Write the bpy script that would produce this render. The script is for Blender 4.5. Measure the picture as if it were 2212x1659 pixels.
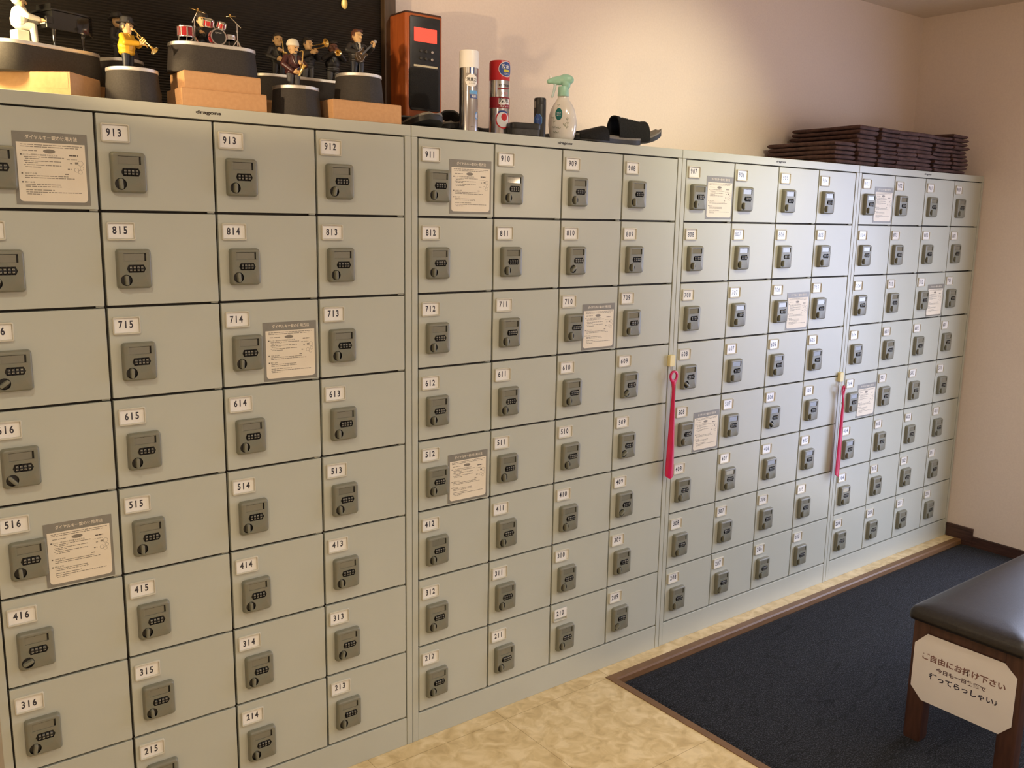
import bpy, bmesh, math, random
from mathutils import Vector, Matrix, Euler
random.seed(7)
for o in list(bpy.data.objects): bpy.data.objects.remove(o, do_unlink=True)
SC = bpy.context.scene
COL = SC.collection
PI = math.pi

# ------------------------------------------------------------------ camera
W, H = 1.05, 1.7736          # locker cabinet width and height
cam_d = bpy.data.cameras.new('camera'); cam = bpy.data.objects.new('camera', cam_d); COL.objects.link(cam)
cam_d.sensor_width = 36.0; cam_d.lens = 36.0*1944.34/2212; cam_d.clip_start = 0.02; cam_d.clip_end = 60
yaw, pitch, roll = .6582, -.1808, .0175
fw = Vector((math.sin(yaw)*math.cos(pitch), math.cos(yaw)*math.cos(pitch), math.sin(pitch)))
r0 = Vector((math.cos(yaw), -math.sin(yaw), 0)); u0 = r0.cross(fw)
rv = math.cos(roll)*r0+math.sin(roll)*u0; uv = -math.sin(roll)*r0+math.cos(roll)*u0
M = Matrix.Identity(4)
for i in range(3): M[i][0], M[i][1], M[i][2] = rv[i], uv[i], -fw[i]
M.translation = Vector((-1.2749, -2.0998, 1.5354))
cam.matrix_world = M
SC.camera = cam

# ------------------------------------------------------------------ daylight and lamps
world = bpy.data.worlds.new('daylight'); SC.world = world; world.use_nodes = True
bg = world.node_tree.nodes['Background']
bg.inputs['Color'].default_value = (0.76, 0.84, 1.12, 1); bg.inputs['Strength'].default_value = 7.6
SC.view_settings.view_transform = 'Standard'; SC.view_settings.look = 'None'
SC.view_settings.gamma = 1.0; SC.view_settings.use_curve_mapping = False
SC.view_settings.exposure = 0.0

def light(name, kind, loc, energy, color, target=None, **kw):
    d = bpy.data.lights.new(name, kind); d.energy = energy; d.color = color
    for k, v in kw.items(): setattr(d, k, v)
    o = bpy.data.objects.new(name, d); COL.objects.link(o); o.location = loc
    if target is not None:
        o.rotation_euler = (Vector(target)-Vector(loc)).to_track_quat('-Z', 'Y').to_euler()
    return o
XR = 3*W+.003                # right wall
YB = .378                    # back wall
CZ = 2.54                    # ceiling
DY0, DY1, DZ = -.47, -1.70, 2.0   # entrance opening in the right wall
pt = light('entrance_portal', 'AREA', (XR+.06, (DY0+DY1)/2, DZ/2), 1, (1, 1, 1), (0, (DY0+DY1)/2, DZ/2),
           shape='RECTANGLE', size=DY0-DY1, size_y=DZ)
pt.data.cycles.is_portal = True
light('spot_lamp', 'SPOT', (-1.65, -.57, 1.75), 75, (1.0, .72, .42), (.05, .25, 2.17),
      spot_size=math.radians(31), spot_blend=.5, shadow_soft_size=.015)
light('shelf_lamp', 'POINT', (-1.05, .03, 1.95), 10, (1.0, .74, .38), shadow_soft_size=.025)
light('shade_lamp', 'POINT', (1.7, -1.7, 1.67), 10, (1.0, .74, .50), shadow_soft_size=.07)
light('ceiling_spot_and_fill', 'SPOT', (1.30, -.95, CZ-.03), 50, (1.0, .91, .62), (1.38, YB, 1.70), spot_size=math.radians(62), spot_blend=1, shadow_soft_size=.03)
light('ceiling_spot_and_fill', 'SPOT', (.35, -.95, CZ-.03), 20, (1.0, .86, .68), (.45, YB, 2.05), spot_size=math.radians(80), spot_blend=1, shadow_soft_size=.03)  # added wall wash, lifts the wall right of the audio unit
for i, (x, y, e) in enumerate(((-1.2, -1.1, 8.0), (.6, -1.35, 6.5), (-.9, -2.7, 14), (1.6, -2.6, 15), (2.3, -1.5, 5))):  # last entry is an added fill for the right wall
    light('ceiling_downlight_and_fill', 'AREA', (x, y, CZ-.01), e, (1.0, .92, .73), (x, y, 0), shape='DISK', size=.16, spread=math.radians(150))

# ------------------------------------------------------------------ materials
def mat(name, col, rough=.5, metal=0., col2=None, nscale=20., detail=3., bump=0., bscale=None, spec=.5, coat=0., emit=0.,
        trans=0., lo=.35, hi=.65, stretch=None, subs=0.):
    m = bpy.data.materials.new(name); m.use_nodes = True
    nt = m.node_tree; b = nt.nodes['Principled BSDF']
    b.inputs['Roughness'].default_value = rough; b.inputs['Metallic'].default_value = metal
    b.inputs['Specular IOR Level'].default_value = spec
    b.inputs['Base Color'].default_value = (*col, 1)
    if coat: b.inputs['Coat Weight'].default_value = coat; b.inputs['Coat Roughness'].default_value = .04
    if trans: b.inputs['Transmission Weight'].default_value = trans
    if emit: b.inputs['Emission Color'].default_value = (*col, 1); b.inputs['Emission Strength'].default_value = emit
    if subs: b.inputs['Subsurface Weight'].default_value = subs; b.inputs['Subsurface Radius'].default_value = (.01, .008, .006)
    vec = None
    if col2 is not None or bump:
        tc = nt.nodes.new('ShaderNodeTexCoord'); vec = tc.outputs['Object']
        if stretch:
            mp = nt.nodes.new('ShaderNodeMapping'); mp.inputs['Scale'].default_value = stretch
            nt.links.new(vec, mp.inputs['Vector']); vec = mp.outputs['Vector']
    if col2 is not None:
        n = nt.nodes.new('ShaderNodeTexNoise'); n.inputs['Scale'].default_value = nscale; n.inputs['Detail'].default_value = detail
        r = nt.nodes.new('ShaderNodeValToRGB'); r.color_ramp.elements[0].position = lo; r.color_ramp.elements[1].position = hi
        r.color_ramp.elements[0].color = (*col, 1); r.color_ramp.elements[1].color = (*col2, 1)
        nt.links.new(vec, n.inputs['Vector']); nt.links.new(n.outputs['Fac'], r.inputs['Fac']); nt.links.new(r.outputs['Color'], b.inputs['Base Color'])
    if bump:
        n = nt.nodes.new('ShaderNodeTexNoise'); n.inputs['Scale'].default_value = bscale or nscale; n.inputs['Detail'].default_value = 2
        k = nt.nodes.new('ShaderNodeBump'); k.inputs['Strength'].default_value = bump; k.inputs['Distance'].default_value = .002
        nt.links.new(vec, n.inputs['Vector']); nt.links.new(n.outputs['Fac'], k.inputs['Height']); nt.links.new(k.outputs['Normal'], b.inputs['Normal'])
    return m

M_paint = mat('locker_paint', (.485, .50, .435), .30, col2=(.51, .525, .46), nscale=3, bump=.03, bscale=420)
M_gap = mat('gap_shade', (.030, .026, .019), .7, col2=(.05, .04, .028), nscale=40)  # near-black colour carries the shade inside the door gaps
M_plate = mat('plate_plastic', (.58, .555, .46), .4, col2=(.61, .585, .49), nscale=30)
M_card = mat('card', (.84, .83, .80), .18, col2=(.87, .86, .83), nscale=60, coat=.6)
M_ink = mat('navy_ink', (.018, .018, .035), .4, col2=(.03, .03, .05), nscale=90, coat=.4)
M_lock = mat('lock_plastic', (.190, .195, .150), .38, col2=(.21, .20, .15), nscale=50)
M_lockw = mat('lock_window', (.185, .18, .14), .08, col2=(.20, .195, .15), nscale=40, coat=.5)
M_black = mat('black_plastic', (.010, .010, .010), .4, col2=(.016, .016, .016), nscale=60)
M_dial = mat('dial_digit', (.36, .35, .29), .5, col2=(.36, .35, .28), nscale=60)
M_stgrey = mat('sticker_grey', (.22, .21, .18), .35, col2=(.24, .23, .20), nscale=40)
M_stpap = mat('sticker_cream', (.80, .72, .58), .4, col2=(.83, .75, .61), nscale=25)
M_stink = mat('sticker_ink', (.22, .19, .15), .5, col2=(.26, .23, .18), nscale=90)
M_stink2 = mat('sticker_bold_ink', (.09, .075, .06), .5, col2=(.12, .10, .08), nscale=90)
M_brand = mat('brand_ink', (.03, .025, .02), .5, col2=(.04, .035, .03), nscale=90)
M_wall = mat('wallpaper', (.79, .675, .59), .85, col2=(.82, .705, .615), nscale=140, bump=.25, bscale=260)
M_ceil = mat('ceiling_paper', (.72, .62, .52), .9, col2=(.74, .64, .54), nscale=90, bump=.2, bscale=220)
M_base = mat('dark_wood', (.045, .020, .016), .42, col2=(.075, .034, .026), nscale=16, stretch=(4, .6, 8))
M_ground = mat('outside_paving', (.32, .35, .43), .8, col2=(.37, .40, .48), nscale=8)
M_trim = mat('brown_trim', (.165, .085, .035), .45, col2=(.20, .105, .045), nscale=14, stretch=(1, 1, 6))
M_rub = mat('mat_rubber', (.007, .007, .008), .6, col2=(.011, .011, .012), nscale=60)
M_cardb = mat('cardboard', (.56, .315, .15), .8, col2=(.60, .345, .17), nscale=110, bump=.12, bscale=160)
M_ped = mat('pedestal_black', (.030, .026, .023), .75, col2=(.042, .036, .032), nscale=300, bump=.2, bscale=900)
M_rim = mat('brushed_rim', (.78, .76, .72), .46, metal=.85, col2=(.84, .82, .78), nscale=80)
M_panel = mat('panel_black', (.004, .003, .0028), .45, col2=(.009, .007, .0055), nscale=200, stretch=(.2, 1, 1))
M_frame = mat('frame_brown', (.060, .036, .020), .5, col2=(.085, .05, .028), nscale=20, stretch=(8, 8, .6))
M_orange = mat('cherry_wood', (.36, .085, .020), .38, col2=(.44, .115, .028), nscale=14, stretch=(1, 6, .5))
M_disp = mat('red_display', (1.0, .075, .045), .3, emit=.95)
M_knob = mat('silver_knob', (.75, .73, .70), .22, metal=1, col2=(.8, .78, .75), nscale=40)
M_cream = mat('cream_plastic', (.62, .55, .38), .5, col2=(.66, .59, .42), nscale=30)
M_cloth = mat('speaker_cloth', (.008, .008, .008), .9, col2=(.016, .016, .016), nscale=500, bump=.3, bscale=800)
M_white = mat('white_plastic', (.82, .80, .78), .4, col2=(.85, .83, .81), nscale=20)
M_alu = mat('can_metal', (.62, .63, .66), .2, metal=1, col2=(.70, .71, .74), nscale=12)
M_red = mat('red_plastic', (.50, .012, .018), .35, col2=(.54, .016, .022), nscale=20)
M_dred = mat('dark_red_print', (.24, .008, .016), .4, col2=(.28, .012, .02), nscale=20)
M_blue = mat('blue_print', (.02, .06, .24), .4, col2=(.025, .07, .27), nscale=20)
M_lblue = mat('light_blue_print', (.12, .34, .66), .4, col2=(.14, .37, .7), nscale=20)
M_yel = mat('yellow_print', (.62, .52, .03), .4, col2=(.66, .56, .05), nscale=20)
M_pale = mat('pale_print', (.72, .72, .74), .35, col2=(.76, .76, .78), nscale=20)
M_pink = mat('pink_print', (.66, .30, .30), .4, col2=(.7, .33, .33), nscale=20)
M_mint = mat('mint_plastic', (.30, .55, .43), .35, col2=(.33, .58, .46), nscale=12, subs=.15)
M_trig = mat('pale_blue_plastic', (.52, .64, .64), .3, col2=(.55, .67, .67), nscale=12)
M_bot = mat('bottle_film', (.70, .66, .60), .16, col2=(.76, .73, .68), nscale=14, coat=.7)
M_teal = mat('teal_print', (.0, .115, .105), .4, col2=(.0, .14, .125), nscale=20)
M_leaf = mat('leaf_print', (.30, .32, .24), .5, col2=(.34, .36, .28), nscale=20)
M_sole = mat('outsole_black', (.010, .010, .010), .55, col2=(.02, .02, .02), nscale=60)
M_insole = mat('insole_grey', (.17, .15, .125), .7, col2=(.20, .18, .15), nscale=160, bump=.2, bscale=300)
M_strap = mat('strap_black', (.008, .008, .008), .85, col2=(.015, .015, .015), nscale=300, bump=.3, bscale=500, spec=.25)
M_strapg = mat('strap_charcoal', (.045, .043, .040), .7, col2=(.06, .057, .053), nscale=120, bump=.2, bscale=300)
M_towel = mat('dark_brown_cloth', (.062, .028, .023), .9, col2=(.105, .052, .043), nscale=55, bump=.5, bscale=340)
M_skin = mat('figure_skin', (.66, .42, .20), .5, col2=(.70, .46, .23), nscale=60)
M_skind = mat('figure_dark_skin', (.13, .05, .03), .5, col2=(.16, .065, .04), nscale=60)
M_suit = mat('figure_black_suit', (.018, .017, .018), .42, col2=(.028, .027, .028), nscale=60)
M_grey = mat('figure_grey_cloth', (.07, .07, .075), .5, col2=(.09, .09, .095), nscale=60)
M_navy = mat('figure_navy_trousers', (.012, .016, .026), .45, col2=(.02, .026, .04), nscale=60)
M_yjack = mat('figure_yellow_jacket', (.72, .40, .02), .38, col2=(.76, .44, .03), nscale=40)
M_maroon = mat('figure_maroon_jacket', (.060, .016, .016), .28, col2=(.075, .022, .02), nscale=60)
M_capw = mat('figure_white_cap', (.78, .74, .60), .5, col2=(.82, .78, .64), nscale=60)
M_hairb = mat('figure_brown_hair', (.085, .026, .012), .5, col2=(.11, .036, .018), nscale=90)
M_hairk = mat('figure_black_hair', (.02, .014, .010), .5, col2=(.03, .022, .016), nscale=90)
M_shirt = mat('figure_shirt', (.55, .52, .46), .5, col2=(.6, .57, .5), nscale=60)
M_brass = mat('brass', (.86, .62, .22), .24, metal=1, col2=(.92, .70, .30), nscale=60)
M_chrome = mat('chrome', (.78, .77, .74), .2, metal=1, col2=(.84, .83, .8), nscale=60)
M_drum = mat('drum_red', (.34, .010, .014), .22, col2=(.40, .016, .02), nscale=40, coat=.5)
M_piano = mat('piano_black', (.010, .010, .010), .10, col2=(.014, .014, .014), nscale=20, coat=.6)
M_guitar = mat('guitar_brown', (.055, .030, .010), .2, col2=(.08, .045, .016), nscale=40, coat=.5)
M_leather = mat('seat_leather', (.012, .0095, .0095), .40, col2=(.018, .0145, .0145), nscale=90, bump=.15, bscale=420)
M_bench = mat('bench_wood', (.055, .022, .015), .5, col2=(.085, .036, .024), nscale=12, stretch=(6, 6, .7))
M_paper = mat('sign_paper', (.82, .78, .77), .5, col2=(.85, .81, .80), nscale=10)
M_inkr = mat('sign_ink_brown', (.20, .095, .085), .6, col2=(.24, .12, .105), nscale=120)
M_inkp = mat('sign_ink_plum', (.10, .055, .07), .6, col2=(.13, .075, .09), nscale=120)
M_inkn = mat('sign_ink_navy', (.022, .018, .045), .6, col2=(.035, .03, .06), nscale=120)
M_horn = mat('horn_magenta', (.55, .008, .075), .3, col2=(.60, .012, .09), nscale=16)
M_hook = mat('hook_cream', (.80, .70, .36), .5, col2=(.84, .74, .40), nscale=30)
M_gold = mat('gold_ornament', (.70, .52, .16), .35, metal=.6, col2=(.8, .62, .22), nscale=60)

def floor_material():
    m = bpy.data.materials.new('vinyl_tile'); m.use_nodes = True; nt = m.node_tree; b = nt.nodes['Principled BSDF']
    b.inputs['Roughness'].default_value = .38
    tc = nt.nodes.new('ShaderNodeTexCoord')
    mp = nt.nodes.new('ShaderNodeMapping'); mp.inputs['Location'].default_value = (-.30+4.5, .06+4.5, 0); nt.links.new(tc.outputs['Object'], mp.inputs['Vector'])
    n = nt.nodes.new('ShaderNodeTexNoise'); n.inputs['Scale'].default_value = 20; n.inputs['Detail'].default_value = 3.5; n.inputs['Distortion'].default_value = .9
    n2 = nt.nodes.new('ShaderNodeTexVoronoi'); n2.inputs['Scale'].default_value = 30; n2.feature = 'SMOOTH_F1'; n2.inputs['Smoothness'].default_value = .6
    nt.links.new(mp.outputs[0], n.inputs['Vector'])
    dist = nt.nodes.new('ShaderNodeMix'); dist.data_type = 'VECTOR'; dist.inputs['Factor'].default_value = .06
    nt.links.new(mp.outputs[0], dist.inputs[4]); nt.links.new(n.outputs['Color'], dist.inputs[5]); nt.links.new(dist.outputs[1], n2.inputs['Vector'])
    r = nt.nodes.new('ShaderNodeValToRGB'); e = r.color_ramp.elements
    e[0].position = .30; e[0].color = (.56, .41, .20, 1); e[1].position = .66; e[1].color = (.80, .64, .38, 1)
    e2 = r.color_ramp.elements.new(.47); e2.color = (.68, .52, .27, 1)
    nt.links.new(n.outputs['Fac'], r.inputs['Fac'])
    r2 = nt.nodes.new('ShaderNodeValToRGB'); r2.color_ramp.elements[0].position = .22; r2.color_ramp.elements[0].color = (.80, .78, .74, 1)
    r2.color_ramp.elements[1].position = .42; r2.color_ramp.elements[1].color = (1, 1, 1, 1)
    nt.links.new(n2.outputs['Distance'], r2.inputs['Fac'])
    mx = nt.nodes.new('ShaderNodeMix'); mx.data_type = 'RGBA'; mx.blend_type = 'MULTIPLY'; mx.inputs['Factor'].default_value = .35
    nt.links.new(r.outputs[0], mx.inputs[6]); nt.links.new(r2.outputs[0], mx.inputs[7])
    br = nt.nodes.new('ShaderNodeTexBrick'); br.offset = 0; br.squash = 1
    br.inputs['Scale'].default_value = 1; br.inputs['Brick Width'].default_value = .45; br.inputs['Row Height'].default_value = .45
    br.inputs['Mortar Size'].default_value = .0009; br.inputs['Color1'].default_value = (1, 1, 1, 1); br.inputs['Color2'].default_value = (1, 1, 1, 1)
    br.inputs['Mortar'].default_value = (.55, .5, .42, 1); nt.links.new(mp.outputs[0], br.inputs['Vector'])
    m2 = nt.nodes.new('ShaderNodeMix'); m2.data_type = 'RGBA'; m2.blend_type = 'MULTIPLY'; m2.inputs['Factor'].default_value = 1
    nt.links.new(mx.outputs[2], m2.inputs[6]); nt.links.new(br.outputs['Color'], m2.inputs[7]); nt.links.new(m2.outputs[2], b.inputs['Base Color'])
    return m
M_floor = floor_material()
def carpet_material():
    m = bpy.data.materials.new('navy_carpet'); m.use_nodes = True; nt = m.node_tree; b = nt.nodes['Principled BSDF']
    b.inputs['Roughness'].default_value = .95; b.inputs['Specular IOR Level'].default_value = .2
    b.inputs['Sheen Weight'].default_value = .04; b.inputs['Sheen Roughness'].default_value = .5
    tc = nt.nodes.new('ShaderNodeTexCoord'); v = tc.outputs['Object']
    n = nt.nodes.new('ShaderNodeTexNoise'); n.inputs['Scale'].default_value = 230; n.inputs['Detail'].default_value = 2
    nt.links.new(v, n.inputs['Vector'])
    r = nt.nodes.new('ShaderNodeValToRGB'); e = r.color_ramp.elements
    e[0].position = .36; e[0].color = (.0035, .0037, .0050, 1); e[1].position = .70; e[1].color = (.050, .054, .070, 1)
    k = r.color_ramp.elements.new(.52); k.color = (.010, .0108, .0145, 1)
    nt.links.new(n.outputs['Fac'], r.inputs['Fac'])
    # worn creases running diagonally over the pile
    mp = nt.nodes.new('ShaderNodeMapping'); mp.inputs['Rotation'].default_value = (0, 0, .55); mp.inputs['Scale'].default_value = (2.2, 9, 1)
    nt.links.new(v, mp.inputs['Vector'])
    n3 = nt.nodes.new('ShaderNodeTexNoise'); n3.inputs['Scale'].default_value = 2.2; n3.inputs['Detail'].default_value = 1.5; n3.inputs['Distortion'].default_value = .6
    nt.links.new(mp.outputs[0], n3.inputs['Vector'])
    r3 = nt.nodes.new('ShaderNodeValToRGB'); q = r3.color_ramp.elements
    q[0].position = .485; q[0].color = (1, 1, 1, 1); q[1].position = .515; q[1].color = (1, 1, 1, 1)
    w = r3.color_ramp.elements.new(.5); w.color = (.3, .3, .3, 1)
    nt.links.new(n3.outputs['Fac'], r3.inputs['Fac'])
    mx = nt.nodes.new('ShaderNodeMix'); mx.data_type = 'RGBA'; mx.blend_type = 'MULTIPLY'; mx.inputs['Factor'].default_value = 1
    nt.links.new(r.outputs[0], mx.inputs[6]); nt.links.new(r3.outputs[0], mx.inputs[7]); nt.links.new(mx.outputs[2], b.inputs['Base Color'])
    bp = nt.nodes.new('ShaderNodeBump'); bp.inputs['Strength'].default_value = .8; bp.inputs['Distance'].default_value = .004
    nt.links.new(n.outputs['Fac'], bp.inputs['Height']); nt.links.new(bp.outputs[0], b.inputs['Normal'])
    return m
M_carpet = carpet_material()

# ------------------------------------------------------------------ geometry helpers
def area_normals(me):
    # large flat faces keep their own normal, the bevels blend into them
    acc = [Vector() for _ in me.vertices]
    for p in me.polygons:
        w = p.area**2
        for v in p.vertices: acc[v] += p.normal*w
    me.normals_split_custom_set_from_vertices([n.normalized() if n.length > 0 else Vector((0, 0, 1)) for n in acc])
class MB:
    def __init__(s): s.v = []; s.f = []; s.m = []
    def add(s, vs, fs, m=0, T=None):
        o = len(s.v)
        s.v += [tuple(T @ Vector(p)) if T is not None else tuple(p) for p in vs]
        for f in fs: s.f.append([i+o for i in f]); s.m.append(m)
        return s
    def box(s, a, b, m=0, T=None):
        x0, y0, z0 = a; x1, y1, z1 = b
        vs = [(x0,y0,z0),(x1,y0,z0),(x1,y1,z0),(x0,y1,z0),(x0,y0,z1),(x1,y0,z1),(x1,y1,z1),(x0,y1,z1)]
        return s.add(vs, [(0,3,2,1),(4,5,6,7),(0,1,5,4),(1,2,6,5),(2,3,7,6),(3,0,4,7)], m, T)
    def loft(s, loops, m=0, T=None, cap0=True, cap1=True, closed=True):
        n = len(loops[0]); vs = [p for l in loops for p in l]; fs = []
        for i in range(len(loops)-1):
            for j in range(n if closed else n-1):
                k = (j+1) % n; fs.append((i*n+j, i*n+k, (i+1)*n+k, (i+1)*n+j))
        if closed and cap0: fs.append(tuple(range(n))[::-1])
        if closed and cap1: fs.append(tuple((len(loops)-1)*n+j for j in range(n)))
        return s.add(vs, fs, m, T)
    def lathe(s, prof, n=24, m=0, T=None, sy=1., cap0=True, cap1=True):
        return s.loft([[(r*math.cos(2*PI*j/n), sy*r*math.sin(2*PI*j/n), z) for j in range(n)] for r, z in prof], m, T, cap0, cap1)
    def tube(s, pts, rad, n=10, m=0, T=None):
        pts = [Vector(p) for p in pts]; loops = []; up = None
        for i, p in enumerate(pts):
            d = (pts[min(i+1, len(pts)-1)]-pts[max(i-1, 0)]).normalized()
            if up is None:
                up = d.orthogonal().normalized()
            else:
                up = (up-d*up.dot(d)).normalized()
            q = d.cross(up); r = rad[i] if isinstance(rad, (list, tuple)) else rad
            loops.append([tuple(p+up*r*math.cos(2*PI*j/n)+q*r*math.sin(2*PI*j/n)) for j in range(n)])
        return s.loft(loops, m, T)
    def ell(s, c, r, n=14, k=9, m=0, T=None, R=None):
        loops = []
        for i in range(1, k):
            a = PI*i/k
            lp = [Vector((r[0]*math.sin(a)*math.cos(2*PI*j/n), r[1]*math.sin(a)*math.sin(2*PI*j/n), -r[2]*math.cos(a))) for j in range(n)]
            if R is not None: lp = [R @ p for p in lp]
            loops.append([tuple(p+Vector(c)) for p in lp])
        return s.loft(loops, m, T)
    def cap(s, p0, r0, p1, r1, n=12, m=0):
        p0, p1 = Vector(p0), Vector(p1); d = (p1-p0); L = d.length; d.normalize()
        pts, rs = [], []
        for a in (80, 55, 28, 0): pts.append(p0-d*r0*math.sin(math.radians(a))); rs.append(r0*math.cos(math.radians(a)))
        for a in (0, 28, 55, 80): pts.append(p1+d*r1*math.sin(math.radians(a))); rs.append(r1*math.cos(math.radians(a)))
        u = d.orthogonal().normalized(); q = d.cross(u)
        return s.loft([[tuple(p+u*r*math.cos(2*PI*j/n)+q*r*math.sin(2*PI*j/n)) for j in range(n)] for p, r in zip(pts, rs)], m)
    def prism(s, poly, y0, y1, m=0, T=None):   # poly in (x, z), extruded along y
        return s.loft([[(x, y0, z) for x, z in poly], [(x, y1, z) for x, z in poly]], m, T)
    def mesh(s, name, mats, smooth=35, bevel=0, segs=2, weld=False):
        me = bpy.data.meshes.new(name); me.from_pydata(s.v, [], s.f)
        for x in (mats if isinstance(mats, (list, tuple)) else [mats]): me.materials.append(x)
        me.polygons.foreach_set('material_index', s.m)
        bm = bmesh.new(); bm.from_mesh(me)
        if weld: bmesh.ops.remove_doubles(bm, verts=bm.verts, dist=1e-6)
        if bevel: bmesh.ops.bevel(bm, geom=list(bm.edges), offset=bevel, segments=segs, profile=.5, affect='EDGES', clamp_overlap=True)
        bmesh.ops.recalc_face_normals(bm, faces=bm.faces)
        bm.to_mesh(me); bm.free()
        if smooth:
            me.shade_smooth(); me.set_sharp_from_angle(angle=math.radians(smooth))
            if bevel: area_normals(me)
        return me
    def build(s, name, mats, parent=None, **kw):
        return link(name, s.mesh(name, mats, **kw), parent)
def link(name, me, parent=None, loc=None):
    o = bpy.data.objects.new(name, me); COL.objects.link(o)
    if parent is not None: o.parent = parent
    if loc is not None: o.location = loc
    return o
def tag(o, label=None, cat=None, group=None, kind=None):
    if label: o['label'] = label
    if cat: o['category'] = cat
    if group: o['group'] = group
    if kind: o['kind'] = kind
    return o
def thing(name, label, cat, loc=(0, 0, 0), rz=0, group=None):
    o = bpy.data.objects.new(name, None); COL.objects.link(o); o.location = loc; o.rotation_euler = (0, 0, rz); o.empty_display_size = .02
    return tag(o, label, cat, group)
def copy_tree(o, parent=None):
    c = o.copy(); COL.objects.link(c)
    if parent is not None: c.parent = parent
    for ch in o.children: copy_tree(ch, c)
    return c
def struct(name, mb, m, **kw):
    return tag(mb.build(name, m, **kw), kind='structure')
def rrect(w, h, r, n=5, cx=0, cy=0):
    P = []
    for sx, sy, a0 in ((1, -1, -90), (1, 1, 0), (-1, 1, 90), (-1, -1, 180)):
        for i in range(n+1):
            a = math.radians(a0+90*i/n); P.append((cx+sx*(w/2-r)+r*math.cos(a), cy+sy*(h/2-r)+r*math.sin(a)))
    return P
def Tm(loc=(0, 0, 0), rz=0, rx=0, ry=0, s=1):
    return Matrix.Translation(loc) @ Euler((rx, ry, rz)).to_matrix().to_4x4() @ Matrix.Scale(s, 4)
def align_z(p, d):
    q = Vector(d).normalized().to_track_quat('Z', 'Y'); return Matrix.Translation(p) @ q.to_matrix().to_4x4()

# text outlines -> flat meshes in the (x, z) plane
TXT = {}
def text(s, size, bold=0., sx=1., shear=0., spacing=1.):
    key = (s, size, bold, sx, shear, spacing)
    if key in TXT: return TXT[key]
    c = bpy.data.curves.new('lettering', 'FONT'); c.body = s; c.size = 1; c.offset = bold; c.shear = shear; c.space_character = spacing
    c.resolution_u = 3
    o = bpy.data.objects.new('lettering', c); COL.objects.link(o); bpy.context.view_layer.update()
    me = bpy.data.meshes.new_from_object(o.evaluated_get(bpy.context.evaluated_depsgraph_get()))
    vs = [(v.co.x, v.co.y) for v in me.vertices]; fs = [tuple(p.vertices) for p in me.polygons]
    bpy.data.objects.remove(o); bpy.data.curves.remove(c); bpy.data.meshes.remove(me)
    x0, x1 = min(p[0] for p in vs), max(p[0] for p in vs); y0, y1 = min(p[1] for p in vs), max(p[1] for p in vs)
    k = size/(y1-y0)
    vs = [((p[0]-(x0+x1)/2)*k*sx, (p[1]-(y0+y1)/2)*k) for p in vs]
    TXT[key] = (vs, fs, (x1-x0)*k*sx); return TXT[key]
def put_text(mb, s, size, cx, cz, y, m=0, width=None, th=0, **kw):
    vs, fs, w = text(s, size, **kw)
    k = width/w if width else 1
    mb.add([(cx+a*k, y, cz+b) for a, b in vs], fs, m)
def wrap(vs, r, z0, a0):      # flat (x, z) -> cylinder about z, a0 = azimuth of the middle
    return [(r*math.cos(a0+x/r), r*math.sin(a0+x/r), z0+z) for x, z in vs]
def grid_poly(pts_fn, nx, nz):
    vs = [pts_fn(i/nx, j/nz) for j in range(nz+1) for i in range(nx+1)]
    fs = [(j*(nx+1)+i, j*(nx+1)+i+1, (j+1)*(nx+1)+i+1, (j+1)*(nx+1)+i) for j in range(nz) for i in range(nx)]
    return vs, fs

# ------------------------------------------------------------------ room
mb = MB()
mb.box((-2.6, -3.6, -.12), (.7366, YB+.1, 0)); mb.box((.7366, -.0565, -.12), (XR+.1, YB+.1, 0)); mb.box((.7366, -3.6, -.12), (XR+.4, -.0565, -.027))
struct('floor', mb, M_floor, smooth=0)
struct('wall_back', MB().box((-2.6, YB, 0), (XR+.1, YB+.1, CZ)), M_wall, smooth=0)
mb = MB(); mb.box((XR, DY0, -.027), (XR+.1, YB, CZ)); mb.box((XR, -3.6, -.027), (XR+.1, DY1, CZ)); mb.box((XR, DY1, DZ), (XR+.1, DY0, CZ))
struct('wall_right', mb, M_wall, smooth=0)
struct('wall_left', MB().box((-2.7, -3.6, 0), (-2.6, YB+.1, CZ)), M_wall, smooth=0)
struct('wall_front', MB().box((-2.7, -3.7, -.027), (XR+.1, -3.6, CZ)), M_wall, smooth=0)
struct('ceiling', MB().box((-2.7, -3.7, CZ), (XR+.1, YB+.1, CZ+.1)), M_ceil, smooth=0)
mb = MB(); j = .035
mb.box((XR-.012, DY0-j, -.027), (XR+.1, DY0, DZ)); mb.box((XR-.012, DY1, -.027), (XR+.1, DY1+j, DZ)); mb.box((XR-.012, DY1, DZ-j), (XR+.1, DY0, DZ))
struct('door_1', mb, M_base, bevel=.003)
struct('ground', MB().box((XR+.1, -6, -.20), (XR+8, 4, -.15)), M_ground, smooth=0)
# brown nosing round the sunken entrance floor
mb = MB()
mb.loft([[(.7336, -.0535, 0), (.7336, -.0535, .0025), (.7600, -.0800, .0025), (.7630, -.0830, -.004), (.7630, -.0830, -.0265)],
         [(XR, -.0535, 0), (XR, -.0535, .0025), (XR, -.0800, .0025), (XR, -.0830, -.004), (XR, -.0830, -.0265)]])
mb.loft([[(.7336, -.0535, 0), (.7336, -.0535, .0025), (.7600, -.0800, .0025), (.7630, -.0830, -.004), (.7630, -.0830, -.0265)],
         [(.7336, -3.6, 0), (.7336, -3.6, .0025), (.7600, -3.6, .0025), (.7630, -3.6, -.004), (.7630, -3.6, -.0265)]])
struct('trim_1', mb, M_trim, smooth=0)
mb = MB(); mb.box((XR-.011, -.134, 0), (XR, -.002, .060)); mb.box((XR-.014, -.134, .052), (XR, -.002, .067)); mb.box((XR-.011, -.134, -.027), (XR, -.083, 0))
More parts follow.
